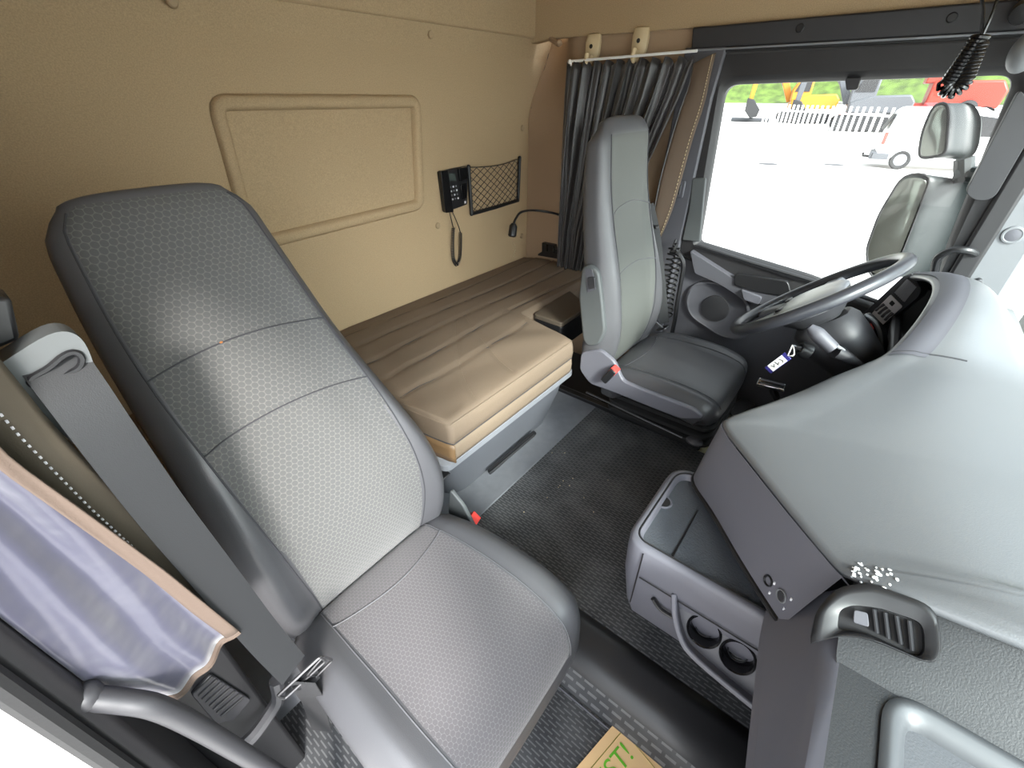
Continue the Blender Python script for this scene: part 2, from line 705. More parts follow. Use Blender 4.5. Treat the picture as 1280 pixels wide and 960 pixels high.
# right-hand wall of the sleeper, flaring outwards near the top
def sx(y, z):
    return 2.125 + .16 * smooth((z - 1.1) / .33) * smooth((y - 1.30) / .26)
b = B()
b.grid([[(sx(y, z), y, z) for z in [-.2, .3, .6, .9, 1.0] + [1.05 + .03 * i for i in range(14)]] for y in [.70, .78, .9, 1.05, 1.2, 1.3] + [1.33 + .02 * i for i in range(14)]])
structure(b.build('wall_right', 'beige_side', solid=.01, angle=60))
# beige panel above the curtain rail, and the headliner side above the door
b = B()
b.prism([(2.11, y, z) for y, z in ((RY, 1.41), (RY, 1.9), (-.6, 1.9), (-.6, 1.40), (.78, 1.42), (1.46, 1.425))], (.05, 0, 0))
structure(b.build('wall_right', 'beige', bevel=.004))
b = B()
b.prism([(-.14, -.62, 1.88), (2.16, -.62, 1.88), (2.16, 1.6, 1.88), (-.14, 1.6, 1.88)], (0, 0, .03))
structure(b.build('ceiling', 'beige'))
# small rounded grip where the upper panel meets the side wall
b = B()
b.tube([at(698, 55, X=2.1), at(693, 48, X=2.12) + Vector((0, .02, 0))], .012, 10)
b.ball(at(699, 54, X=2.1), .014)
structure(b.build('trim_4', 'beige_side'))
# panel joint line on the corner between rear and side wall
pts = [at(x, y, X=2.118) + Vector((-.002, 0, 0)) for x, y in ((657, 318), (657, 250), (659, 190))]
pts = [Vector((2.123, RY - .004, z)) for z in (.40, .7, 1.0, 1.1)] + [Vector((sx(RY - .02, z) - .003, RY - .006, z)) for z in (1.15, 1.2, 1.25, 1.3, 1.35, 1.4)]
b = B()
b.tube(pts, .0025, 6)
structure(b.build('trim_5', 'seam'))

# dark header rail above the driver's door
b = B()
b.prism([(2.11, y, z) for y, z in ((.785, 1.42), (.775, 1.352), (-.6, 1.352), (-.6, 1.425))], (-.025, 0, 0))
hd = structure(b.build('trim_6', 'plastic_d', bevel=.006))
b = B()
b.prism([(2.09, y, z) for y, z in ((.78, 1.352), (.78, 1.346), (-.6, 1.346), (-.6, 1.352))], (-.012, 0, 0))
structure(b.build('trim_7', 'rim', bevel=.002))
for px in ((1000, 35), (1190, 22)):
    p = at(*px, X=2.085)
    b = B()
    b.lathe([(.0, .004), (.010, .004), (.013, .001), (.013, -.004)], p, (-1, 0, 0), 16)
    tag(b.build('screw_cap', 'black'), 'black plug in the dark header rail ' + ('above the middle of the side window' if px[0] == 1000 else 'beside the hanging coiled cord'), 'screw cap')

# passenger's side of the cab: B-pillar with its aperture edge, door sill; the door itself stands open
b = B()
b.prism([(-.16, y, z) for y, z in ((.60, -.3), (.60, 1.9), (1.6, 1.9), (1.6, -.3))], (.02, 0, 0))
structure(b.build('wall_left', 'beige_side'))
b = B()
b.prism([(x, .605, -.1) for x in (-.15, -.02)] + [(x, .605, .62) for x in (-.02, -.15)], (0, .03, 0))
structure(b.build('trim_8', 'black', bevel=.006))
b = B()
b.prism([(-.160, y, -.3) for y in (.47, .60)] + [(-.160, y, 1.6) for y in (.60, .47)], (.035, 0, 0))
structure(b.build('trim_9', 'dgrey', bevel=.012))
b = B()
b.tube([(-.150, .462, z) for z in (-.3, 0, .4, .8, 1.2, 1.6)], .011, 10)
structure(b.build('trim_10', 'rubber'))
# roof rail and A-pillar of the passenger's aperture, front wall
b = B()
b.prism([(-.16, y, z) for y, z in ((-.62, 1.30), (-.62, 1.9), (.62, 1.9), (.62, 1.30))], (.03, 0, 0))
structure(b.build('wall_left', 'dgrey'))
b = B()
b.prism([(-.16, y, z) for y, z in ((-.62, -.2), (-.62, 1.6), (-.43, 1.6), (-.40, .6), (-.40, -.2))], (.04, 0, 0))
structure(b.build('trim_12', 'plastic_l', bevel=.01))
b = B()
b.prism([(-.16, WY - .08, z) for z in (-.25, .6)] + [(2.16, WY - .08, z) for z in (.6, -.25)], (0, -.03, 0))
structure(b.build('wall_front', 'plastic_d'))
b = B()  # overhead shelf, out of view, added to darken the upper rear wall
b.prism([(-.14, y, z) for y, z in ((WY - .06, 1.40), (-.20, 1.44), (-.16, 1.47), (-.16, 1.9), (WY - .06, 1.9))], (2.26, 0, 0))
structure(b.build('wall_front', 'beige', bevel=.01))
# windscreen
b = B()
b.prism([(-.12, WY - .03, .60), (2.12, WY - .03, .60), (2.12, WY - .01, 1.52), (-.12, WY - .01, 1.52)], (0, -.005, 0))
structure(b.build('window_1', 'glass', flat=True))

# ------------------------------------------------------------------ driver's door
door = thing('door_1', (DX, .2, -.1), None, None)
del_keys = [k for k in ('label', 'category') if k in door]
door['kind'] = 'structure'
WIN = round_poly([at(905, 106, X=DX), at(872, 304, X=DX), at(1010, 346, X=DX), at(1162, 405, X=DX), at(1180, 318, X=DX), at(1272, 93, X=DX)], [.05, .02, .02, .03, .06, .04], 6)
OUT = round_poly([Vector((DX, .70, 1.345)), Vector((DX, .665, .58)), Vector((DX, .3, .50)), Vector((DX, -.18, .42)), Vector((DX, -.30, .62)), Vector((DX, -.315, 1.345))], [.05, .03, .03, .03, .05, .06], 6)
b = B()
# frame faces: outer loop to window loop, with depth
def shiftx(pl, d):
    return [p + Vector((d, 0, 0)) for p in pl]
cw = sum(WIN, Vector()) / len(WIN)
mid = [p + (q - p) * .75 for p, q in zip(OUT, WIN)]
b.loft([shiftx(OUT, .04), shiftx(OUT, .012), shiftx([p + (q - p) * .12 for p, q in zip(OUT, WIN)], -.004), shiftx(mid, -.004), shiftx([p + (q - p) * .9 for p, q in zip(OUT, WIN)], .006), shiftx(WIN, .022), shiftx(WIN, .05)], cap=False)
b.build('window_frame', 'dgrey', door, angle=30)
b = B()
k = b.add(shiftx([p + (p - cw) * .01 for p in WIN], .035), [tuple(range(len(WIN)))])
structure(b.build('window_2', 'glass', flat=True))
# lighter lower cover of the rear window post
b = B()
b.prism([at(x, y, X=2.094) for x, y in ((884, 222), (876, 302), (853, 300), (862, 260), (866, 222))], (-.012, 0, 0))
b.build('post_cover', 'guide', door, bevel=.006)
# sealing lip of the outer edge
b = B()
b.tube([p + Vector((-.006, 0, 0)) for p in [OUT[i] for i in range(len(OUT))]], .007, 8, closed=True)
b.build('door_seal', 'rubber', door)
# inner door panel
b = B()
b.prism([(2.10, y, z) for y, z in ((.68, .60), (.56, .615), (.14, .56), (-.2, .45), (-.30, .40), (-.30, -.15), (.68, -.15))], (.03, 0, 0))
b.build('door_panel', 'plastic', door, bevel=.008)
# padded arm rest along the sill
b = B()
arm = [at(x, y, X=2.06) for x, y in ((862, 313), (915, 347), (1010, 372), (1016, 402), (985, 392), (925, 372), (898, 355), (868, 342))]
b.prism(round_poly(arm, .012, 4), (.06, 0, 0))
b.build('armrest', 'plastic', door, bevel=.008, seg=3)
b = B()
b.prism(round_poly([at(x, y, X=2.052) for x, y in ((918, 342), (985, 352), (990, 372), (950, 366), (918, 357))], .014, 4), (.02, 0, 0))
b.build('handle_recess', 'black', door, bevel=.003)
b = B()
b.prism(round_poly([at(x, y, X=2.045) for x, y in ((926, 362), (952, 372), (948, 381), (930, 375))], .008, 4), (.02, 0, 0))
b.build('door_handle', 'plastic_l', door, bevel=.004)
b = B()
b.prism(round_poly([at(x, y, X=2.092) for x, y in ((1056, 98), (1076, 97), (1072, 112), (1058, 113))], .006, 3), (.02, 0, 0))
b.build('latch_tab', 'black', door, bevel=.002)
# sill strip under the glass
b = B()
b.tube([at(x, y, X=2.085) for x, y in ((872, 306), (940, 328), (1010, 349), (1100, 378))], .008, 8)
b.build('glass_channel', 'plastic_d', door)
# speaker
spk = round_poly([at(x, y, X=2.085) for x, y in ((868, 352), (900, 352), (938, 378), (935, 425), (905, 425), (860, 395), (855, 372))], .05, 6)
b = B()
sc = sum(spk, Vector()) / len(spk)
b.loft([shiftx(spk, .02), shiftx(spk, 0), [sc + (p - sc) * .93 + Vector((-.003, 0, 0)) for p in spk], [sc + (p - sc) * .86 + Vector((.004, 0, 0)) for p in spk]], cap=True)
s_ = b.build('speaker_cover', 'plastic', door, angle=50)
b = B()
b.lathe([(0, .004), (.05, .003), (.062, .002), (.064, -.004)], sc + Vector((-.002, 0, 0)), (-1, 0, 0), 28)
b.build('speaker_grille', 'plastic_d', s_)

# A-pillar of the driver's side
b = B()
b.prism([(2.10, y, z) for y, z in ((-.315, 1.42), (-.315, .45), (-.436, .45), (-.43, .60), (-.428, .76), (-.40, 1.42))], (.04, 0, 0))
pil = structure(b.build('trim_13', 'lightplast', bevel=.008))
b = B()
b.prism([(2.096, y, z) for y, z in ((-.285, 1.36), (-.272, .60), (-.33, .60), (-.345, 1.36))], (-.02, 0, 0))
structure(b.build('trim_14', 'dgrey', bevel=.01))
# darker padded section at the front edge of the window
b = B()
b.prism(round_poly([at(x, y, X=2.07) for x, y in ((1275, 110), (1300, 150), (1243, 248), (1222, 252), (1206, 242))], .02, 5), (.04, 0, 0))
structure(b.build('trim_15', 'plastic_d', bevel=.012, seg=3))
pc = at(1266, 294, X=2.098)
t = thing('tweeter', pc, 'small round speaker in the pale windscreen pillar', 'speaker')
b = B()
b.lathe([(.0, .002), (.018, .002), (.0215, .004), (.026, .003), (.028, -.002)], pc, (-1, 0, 0), 28)
b.build('bezel', 'lightplast', t)
b = B()
b.lathe([(0, .004), (.012, .0035), (.0185, .002)], pc + Vector((-.001, 0, 0)), (-1, 0, 0), 24)
b.build('grille', 'plastic', t)
pc = at(1223, 351, X=2.098)
b = B()
b.lathe([(0, .012), (.006, .012), (.009, .008), (.010, .0), (.010, -.002)], pc, (-1, 0, 0), 16)
tag(b.build('knob', 'steel'), 'small round grey knob low on the pale windscreen pillar', 'knob')
# grab handle on the pillar
b = B()
g = [at(1168, 338, X=2.07), at(1173, 322, X=2.05), at(1190, 313, X=2.04), at(1208, 313, X=2.04), at(1217, 316, X=2.06), at(1218, 318, X=2.10)]
b.tube(catmull(g, 6), .012, 10)
tag(b.build('grab_handle', 'black'), 'black grab handle on the windscreen pillar behind the steering wheel', 'handle')

# rear post next to the driver's door: grey trim with belt height adjuster
b = B()
b.prism([(2.115, y, z) for y, z in ((.80, 1.36), (.64, 1.36), (.655, 1.2), (.66, .5), (.66, -.1), (.82, -.1))], (-.03, 0, 0))
structure(b.build('trim_16', 'plastic', bevel=.008))
pc = at(848, 236, X=2.075)
t = thing('belt_adjuster', pc, 'grey belt height adjuster on the post beside the tan curtain edge', 'adjuster')
b = B()
b.prism(round_poly([pc + Vector((0, y, z)) for y, z in ((-.03, -.035), (.03, -.035), (.03, .035), (-.03, .035))], .01, 4), (-.012, 0, 0))
b.build('base_plate', 'plastic', t, bevel=.004)
b = B()
b.prism(round_poly([pc + Vector((-.012, y, z)) for y, z in ((-.016, -.02), (.016, -.02), (.016, .02), (-.016, .02))], .006, 4), (-.008, 0, 0))
b.build('button', 'plastic_d', t, bevel=.003)

# screw caps on the beige walls
caps = [((538, 43), 'beside the upper seam of the rear wall'), ((653, 160), 'at the right end of the rear wall, above the net pocket'), ((547, 282), 'below the wall phone'), ((652, 295), 'below the reading lamp, near the corner')]
for (px, where) in caps:
    p = at(*px, Y=RY - (.012 if px[1] < 60 else 0))
    b = B()
    b.lathe([(0, .007), (.010, .0065), (.013, .004), (.014, -.002)], p, (0, -1, 0), 20)
    tag(b.build('screw_cap', 'cap'), 'beige screw cap ' + where, 'screw cap', 'beige screw caps on the rear wall')
p = at(215, 2, Y=RY - .03)
b = B()
b.lathe([(0, .007), (.010, .0065), (.013, .004), (.014, -.002)], p, (0, -1, 0), 20)
tag(b.build('screw_cap', 'cap'), 'beige screw cap at the top of the rear wall above the front seat', 'screw cap', 'beige screw caps on the rear wall')
p = at(707, 181, X=2.122)
t = thing('wall_clip', p, 'small yellow-beige clip with a dark hole on the side wall beside the curtain', 'clip')
b = B()
b.lathe([(.0, .003), (.006, .003), (.011, .006), (.016, .003), (.017, -.002)], p, (-1, 0, 0), 20)
b.build('ring', 'clip', t)
b = B()
b.lathe([(0, .0045), (.006, .004), (.0065, .0)], p, (-1, 0, 0), 12)
b.build('hole', 'black', t)
# ------------------------------------------------------------------ bunk
def yfront(x):
    l = smooth((x - .615) / .05)
    r = smooth((1.395 - x) / .06)
    return 1.03 - (1.03 - .757) * min(l, r)

def quilt(x, y):
    """depth of the stitched channels and creases of the cover"""
    d = 0.
    for k in range(5):
        yy = .985 + .125 * k + .012 * math.sin(x * 5 + k)
        d += .006 * math.exp(-((y - yy) / .008) ** 2)
    for x0, c in ((.795, 1.0), (1.0, .60)):
        xx = x0 + c * max(0, y - .757) ** 1.35
        d += .005 * math.exp(-((x - xx) / .008) ** 2) * smooth((1.32 - y) / .1)
    # soft creases
    d += .0045 * math.sin(21 * (x * .8 + y) + 3 * math.sin(4 * x)) * math.exp(-((y - .93) / .10) ** 2)
    d += .004 * math.sin(33 * (x - .6 * y)) * math.exp(-((x - .72) / .12) ** 2)
    return d

t = thing('bunk_mattress', (1.0, 1.15, .245), 'brown quilted bunk mattress running along the beige rear wall', 'mattress')
b = B()
xs = sorted(set([round(-.12 + .02 * i, 4) for i in range(37)] + [round(.60 + .008 * i, 4) for i in range(12)] + [round(.70 + .012 * i, 4) for i in range(52)] + [round(1.32 + .008 * i, 4) for i in range(14)] + [round(1.43 + .02 * i, 4) for i in range(34)]))
rows = []
side = [(.002, .318), (-.002, .322), (-.005, .345), (-.003, .372), (.002, .387), (.011, .396), (.024, .400)]
for dy, z in side:
    rows.append([(x, yfront(x) + dy, z) for x in xs])
nv = 64
for k in range(1, nv + 1):
    f = k / nv
    r = []
    for x in xs:
        y = lerp(yfront(x) + .024, 1.572, f)
        edge = smooth((y - yfront(x) - .01) / .05)
        crown = .010 * math.sin(PI * min(1, max(0, (y - .76) / .8)))
        r.append((x, y, .400 + crown - quilt(x, y) * edge - .012 * smooth((y - 1.45) / .12)))
    rows.append(r)
b.grid(rows)
b.build('cover', 'mattress', t, angle=80)
b = B()
sd = [(.006, .320), (-.001, .317), (-.004, .295), (-.003, .268), (.002, .250), (.03, .246)]
b.grid([[(x, yfront(x) + dy, z) for x in xs] for dy, z in sd])
b.build('lower_band', 'band', t, angle=80)
b = B()
b.tube([(x, yfront(x) - .001, .3195) for x in xs if .6 < x < 1.42], .0022, 6)
b.build('piping', 'seam', t)
b = B()
b.tube([(x, yfront(x) + .004, .3925) for x in xs if .6 < x < 1.42], .0022, 6)
b.build('piping', 'band', t)
# brown corner piece with its rivet
b = B()
cpts = [(x, yfront(x) - .006) for x in xs if .60 < x < .67]
b.grid([[(x, y, z) for x, y in cpts] for z in (.248, .27, .295, .316)])
cp = b.build('corner_piece', mat('brown_vinyl', rgb(112, 88, 62), .5), t, solid=.004)
b = B()
b.ball(at(532, 550, Y=.80), .005)
b.build('rivet', 'clip', cp)
# stitching along the two cross seams
for x0, c in ((.795, 1.0), (1.0, .60)):
    b = B()
    y = .785
    while y < 1.25:
        p = []
        for yy in (y, y + .007):
            xx = x0 + c * max(0, yy - .757) ** 1.35
            z = .400 + .010 * math.sin(PI * (yy - .76) / .8) - quilt(xx, yy) + .0015
            p.append((xx, yy, z))
        b.tube(p, .0011, 5)
        y += .012
    b.build('stitch_line', 'band', t)

def topz(x, y):
    return .400 + .010 * math.sin(PI * min(1, max(0, (y - .76) / .8))) - quilt(x, y) * smooth((y - yfront(x) - .01) / .05) - .012 * smooth((y - 1.45) / .12)
for k in range(5):
    b = B()
    pts_ = []
    for i in range(90):
        x = .35 + i * .0198
        y = .985 + .125 * k + .012 * math.sin(x * 5 + k)
        if y > yfront(x) + .03:
            pts_.append((x, y, topz(x, y) + .0008))
    b.tube(pts_, .0016, 5)
    b.build('quilt_seam', 'seam', t)

t = thing('storage_box', (1.0, 1.1, .004), 'blue-grey storage box under the brown bunk mattress', 'storage box')
def boxring(z, ins, rr):
    pts = [Vector((.632 + ins, 1.55, z)), Vector((.632 + ins, .765 + ins, z)), Vector((1.372 - ins, .765 + ins, z)), Vector((1.372 - ins, 1.55, z))]
    return round_poly(pts, [.005, rr, rr, .005], 8)
b = B()
b.loft([boxring(.212, .02, .05), boxring(.15, .026, .06), boxring(.02, .055, .09), boxring(.005, .058, .09)])
b.build('box', 'bedbox', t, angle=50)
b = B()
b.loft([boxring(.246, .0, .03), boxring(.243, -.004, .03), boxring(.222, -.004, .03), boxring(.210, .012, .03)])
b.build('tray_rim', 'rim', t, angle=40)
b = B()
b.tube([at(612, 590, Y=.785), at(668, 541, Y=.785)], .010, 8)
h = b.build('slot_handle', 'black', t)
b = B()
b.tube([at(612, 592, Y=.772), at(668, 544, Y=.772)], .004, 6)
b.build('edge', 'steel', h)
b = B()
p0 = at(527, 562, Y=.80)
b.box((.63, .80, .198), (.045, .06, .006))
b.build('bracket', 'steel', t, bevel=.002)

# fold-down lid beside the driver's seat
t = thing('folding_tray', (1.47, .93, .38), 'brown-black folding tray at the bunk end behind the driver seat', 'tray')
L = [at(667, 393, Z=.400), at(702, 405, Z=.400), at(735, 383, Z=.400), at(712, 364, Z=.400)]
b = B()
b.prism(round_poly([p + Vector((0, 0, -.018)) for p in L], .015, 4), (0, 0, .022))
b.build('panel', 'lidbrown', t, bevel=.006, seg=3)
b = B()
b.prism(round_poly([p + Vector((0, 0, -.125)) for p in L], .015, 4), (0, 0, .107))
b.build('lower_shell', 'black', t, bevel=.004)
# ------------------------------------------------------------------ seats
def ring(c, side, nrm, w, tf, tb, bol, p=3.2, n=56, bq=.80, bs=.15):
    out = []
    for i in range(n):
        a = 2 * PI * (i + .5) / n
        cx, sy = math.cos(a), math.sin(a)
        q = math.copysign(abs(cx) ** (2 / p), cx)
        d = math.copysign(abs(sy) ** (2 / p), sy) * (tf if sy > 0 else tb)
        if sy > 0:
            d += bol * math.exp(-((abs(q) - bq) / bs) ** 2) * abs(sy) ** .5
        out.append(c + side * (q * w) + nrm * d)
    return out


class Pad:
    """An upholstered pad lofted through stations (point on the middle of its face, half width, thickness, bolster height)."""

    def __init__(s, st, side, p=3.2, bq=.80, bs=.15):
        # st: list of dict(c, w, tf, tb, bol)
        s.st, s.side, s.p, s.bq, s.bs = st, Vector(side), p, bq, bs
        s.k = [0]
        for i in range(1, len(st)):
            s.k.append(s.k[-1] + (st[i]['c'] - st[i - 1]['c']).length)
        s.L = s.k[-1]

    def get(s, v):
        d = v * s.L
        o = {}
        cs = catmull([q['c'] for q in s.st], 1)
        i = 0
        while i < len(s.k) - 2 and s.k[i + 1] < d:
            i += 1
        f = (d - s.k[i]) / (s.k[i + 1] - s.k[i])
        P = [s.st[max(0, min(len(s.st) - 1, i + j))] for j in (-1, 0, 1, 2)]
        def cr(key):
            p0, p1, p2, p3 = [q[key] for q in P]
            return ((p1 * 2) + (p2 - p0) * f + (p0 * 2 - p1 * 5 + p2 * 4 - p3) * f ** 2 + (p1 * 3 - p0 - p2 * 3 + p3) * f ** 3) * .5
        for key in ('c', 'w', 'tf', 'tb', 'bol'):
            o[key] = cr(key)
        e = .01
        return o

    def frame(s, v):
        o = s.get(v)
        a, b = s.get(max(0, v - .01))['c'], s.get(min(1, v + .01))['c']
        t = (b - a).normalized()
        t = (t - s.side * t.dot(s.side)).normalized()
        n = s.side.cross(t)
        return o, n

    def surf(s, v, q, off=0.):
        o, n = s.frame(v)
        s2 = max(0, 1 - abs(q) ** s.p)
        d = o['tf'] * s2 ** (1 / s.p) + o['bol'] * math.exp(-((abs(q) - s.bq) / s.bs) ** 2) * s2 ** .25
        return o['c'] + s.side * (q * o['w']) + n * (d - o['tf'] + off)

    def body(s, b, nv=40, endround=.02, caps=(True, True)):
        rings = []
        vs = [i / nv for i in range(nv + 1)]
        for v in vs:
            o, n = s.frame(v)
            rings.append(ring(o['c'] - n * o['tf'], s.side, n, o['w'], o['tf'], o['tb'], o['bol'], s.p, bq=s.bq, bs=s.bs))
        # rounded ends
        def endcap(r, outward, depth):
            c = sum(r, Vector()) / len(r)
            out = []
            for k in range(1, 6):
                a = k / 5 * PI / 2
                out.append([c + (p - c) * (1 - (1 - math.cos(a)) * .55 if k < 5 else .35) + outward * depth * math.sin(a) for p in r])
            return out
        o0, n0 = s.frame(0)
        o1, n1 = s.frame(1)
        t0 = (s.get(.02)['c'] - s.get(0)['c']).normalized()
        t1 = (s.get(1)['c'] - s.get(.98)['c']).normalized()
        A = endcap(rings[0], -t0, endround)[::-1]
        Z = endcap(rings[-1], t1, endround)
        b.loft(A + rings + Z)
        return b

    def patch(s, v0, v1, qe, nv=48, nq=28, off=.0016, name=None, m=None, parent=None):
        """a fabric panel laid on the face between q = -qe(v) and +qe(v); UVs in metres."""
        b = B()
        uv = []
        rows = []
        for i in range(nv + 1):
            v = lerp(v0, v1, i / nv)
            e0, e1 = qe(v)
            r = []
            o = s.get(v)
            for j in range(nq + 1):
                q = lerp(e0, e1, j / nq)
                edge = min(i, nv - i, j, nq - j)
                r.append(s.surf(v, q, off if edge > 0 else -.0008))
                uv.append((q * o['w'], v * s.L))
            rows.append(r)
        b.grid(rows)
        return b.build(name, m, parent, angle=80, uv=uv)

    def seamline(s, pts, r=.0016, off=.0015):
        b = B()
        b.tube([s.surf(v, q, off) for v, q in pts], r, 6)
        return b


def S_(c, w, tf, tb, bol):
    return dict(c=Vector(c), w=w, tf=tf, tb=tb, bol=bol)


X = Vector((1, 0, 0))

# ---- passenger's seat, nearest the camera
ps = thing('passenger_seat', (.29, .45, -.1), 'grey passenger seat with honeycomb fabric back and leather bolsters, nearest to the viewer', 'seat')
zs = [.215, .30, .40, .50, .60, .70, .80, .90, .98, 1.04, 1.068]
yy = [.675, .655, .648, .662, .695, .738, .79, .843, .885, .917, .938]
le = [.055, .045, .038, .04, .045, .05, .053, .058, .066, .077, .105]
ri = [.525, .535, .535, .515, .483, .450, .422, .402, .387, .374, .345]
bo = [.035, .045, .05, .05, .045, .035, .025, .015, .01, .005, .0]
tf = [.05, .06, .06, .06, .055, .05, .05, .045, .04, .035, .022]
tb = [.06, .07, .07, .07, .07, .065, .06, .055, .05, .04, .022]
pb = Pad([S_(((l + r) / 2, y, z), (r - l) / 2, f, k, o) for z, y, l, r, o, f, k in zip(zs, yy, le, ri, bo, tf, tb)], X, p=3.6, bq=.82, bs=.16)
b = B()
pb.body(b, 48, .018)
bk = b.build('backrest', 'leather', ps, angle=70)
qe = lambda v: (-(.60 + .24 * smooth(v / .8)), .62 + .24 * smooth(v / .8))
pb.patch(.012, 1.0, qe, name='fabric_panel', m='fabric', parent=bk, nv=60)
for v in (.545, .70):
    pb.seamline([(v + .02 - .02 * ((q / .8) ** 2), q) for q in [lerp(qe(v)[0], qe(v)[1], i / 20) for i in range(21)]], .0016, .0018).build('seam', 'seam', bk)
for s in (0, 1):
    pb.seamline([(v, qe(v)[s]) for v in [.012 + .97 * i / 40 for i in range(41)]], .0016, .0004).build('seam', 'seam', bk)

cz = [.155, .235, .262, .268, .268, .262, .240, .195, .120]
cy = [.675, .665, .60, .52, .42, .32, .235, .200, .182]
cl = [.06, .055, .050, .045, .042, .04, .045, .055, .07]
cr_ = [.515, .525, .53, .54, .548, .55, .546, .538, .525]
cb = [.0, .01, .02, .03, .032, .03, .022, .012, 0]
pc = Pad([S_(((l + r) / 2, y, z), (r - l) / 2, .05, .06, o) for z, y, l, r, o in zip(cz, cy, cl, cr_, cb)][::-1], X, p=3.4, bq=.82, bs=.15)
b = B()
pc.body(b, 40, .01)
cu = b.build('cushion', 'leather', ps, angle=70)
qc = lambda v: (-.64, .66)
pc.patch(.06, .93, qc, name='fabric_panel', m='fabric2', parent=cu)
for s in (0, 1):
    pc.seamline([(v, qc(v)[s]) for v in [.06 + .87 * i / 40 for i in range(41)]], .0016, .0006).build('seam', 'piping', cu)
pc.seamline([(.76 - .05 * math.cos(q / .66 * PI / 2), q) for q in [-.64 + 1.30 * i / 20 for i in range(21)]], .0016, .0018).build('seam', 'piping', cu)
b = B()
b.prism(round_poly([(.09, .22, -.1), (.53, .22, -.1), (.53, .66, -.1), (.09, .66, -.1)], .03, 4), (0, 0, .25))
b.build('seat_base', 'black', ps, bevel=.01)
b = B()
b.prism(round_poly([(.532, .23, .03), (.532, .62, .03), (.532, .62, .16), (.532, .23, .15)], .03, 4), (.012, 0, 0))
b.build('side_cover', 'plastic_d', ps, bevel=.004)
# buckle on its pale stalk
bu = B()
q = [at(562, 612, X=.548), at(560, 640, X=.548), at(568, 660, X=.548), at(592, 660, X=.548), at(578, 632, X=.548)]
bu.prism(round_poly(q, .012, 4), (.012, 0, 0))
bs_ = bu.build('buckle_stalk', 'guide', ps, bevel=.003)

def buckle(c, d, wdir, parent, size=(.034, .05, .018)):
    d = Vector(d).normalized()
    wd = Vector(wdir)
    wd = (wd - d * wd.dot(d)).normalized()
    nn = wd.cross(d)
    R = Matrix((wd, d, nn)).transposed()
    b = B()
    b.box(c, size, R)
    o = b.build('buckle', 'black', parent, bevel=.004)
    b = B()
    b.box(Vector(c) + d * (size[1] / 2 - .008), (size[0] * .80, .022, size[2] * 1.06), R)
    b.build('release_button', 'red', o, bevel=.002)
    return o
buckle(at(586, 652, X=.572), (.15, -.62, .75), (1, .25, 0), ps, (.040, .064, .028))

# ---- driver's seat
ds = thing('driver_seat', (1.61, .45, -.15), 'worn grey-black leather driver seat beside the side window, behind the steering wheel', 'seat')
zs = [.25, .34, .44, .54, .64, .74, .84, .94, 1.03, 1.10, 1.135]
yy = [.655, .632, .625, .637, .655, .678, .70, .718, .733, .745, .762]
le = [1.375, 1.362, 1.358, 1.36, 1.364, 1.37, 1.378, 1.388, 1.398, 1.410, 1.44]
ri = [1.85, 1.86, 1.856, 1.838, 1.808, 1.78, 1.764, 1.758, 1.764, 1.772, 1.745]
bo = [.03, .04, .045, .045, .04, .032, .022, .012, .008, .004, 0]
tf = [.05, .06, .06, .06, .055, .05, .05, .048, .045, .04, .025]
tb = [.06, .07, .07, .07, .07, .065, .06, .058, .055, .045, .025]
db = Pad([S_(((l + r) / 2, y, z), (r - l) / 2, f, k, o) for z, y, l, r, o, f, k in zip(zs, yy, le, ri, bo, tf, tb)], X, p=3.6, bq=.82, bs=.16)
b = B()
db.body(b, 48, .022)
bk = b.build('backrest', 'leather', ds, angle=70)
qe = lambda v: (-(.62 + .16 * smooth(v / .8)), .62 + .16 * smooth(v / .8))
db.patch(.012, .96, qe, name='fabric_panel', m='fabric3', parent=bk, nv=50)
for v in (.47, .715):
    db.seamline([(v - .05 * q * q, q) for q in [lerp(qe(v)[0], qe(v)[1], i / 20) for i in range(21)]], .0022, .0018).build('seam', 'piping', bk)
for s in (0, 1):
    db.seamline([(v, qe(v)[s]) for v in [.012 + .945 * i / 40 for i in range(41)]], .002, .0004).build('seam', 'seam', bk)
cz = [.17, .245, .282, .292, .296, .294, .280, .254, .215]
cy = [.66, .65, .59, .51, .41, .31, .225, .192, .180]
cl = [1.39, 1.38, 1.375, 1.368, 1.362, 1.36, 1.362, 1.37, 1.385]
cr_ = [1.87, 1.875, 1.88, 1.884, 1.886, 1.886, 1.882, 1.872, 1.86]
dc = Pad([S_(((l + r) / 2, y, z), (r - l) / 2, .05, .06, o) for z, y, l, r, o in zip(cz, cy, cl, cr_, cb)][::-1], X, p=3.4, bq=.82, bs=.15)
b = B()
dc.body(b, 40, .01)
cu = b.build('cushion', 'leather_dark', ds, angle=70)
dc.patch(.06, .93, qc, name='fabric_panel', m='leather_dark', parent=cu)
for s in (0, 1):
    dc.seamline([(v, qc(v)[s]) for v in [.06 + .87 * i / 40 for i in range(41)]], .0018, .0006).build('seam', 'seam', cu)
dc.seamline([(.74 - .05 * math.cos(q / .66 * PI / 2), q) for q in [-.64 + 1.30 * i / 20 for i in range(21)]], .0018, .0018).build('seam', 'seam', cu)
# hinge cover beside the cushion, with the buckle
b = B()
q = [at(x, y, X=1.352) for x, y in ((726, 440), (750, 437), (768, 452), (778, 476), (800, 486), (868, 512), (880, 524), (850, 524), (770, 492), (737, 480), (724, 462))]
b.prism(round_poly(q, .02, 4), (.02, 0, 0))
b.build('hinge_cover', 'plastic_l', ds, bevel=.006)
buckle(at(763, 468, X=1.335), (.0, -.45, .8), (1, 0, 0), ds, (.042, .074, .026))
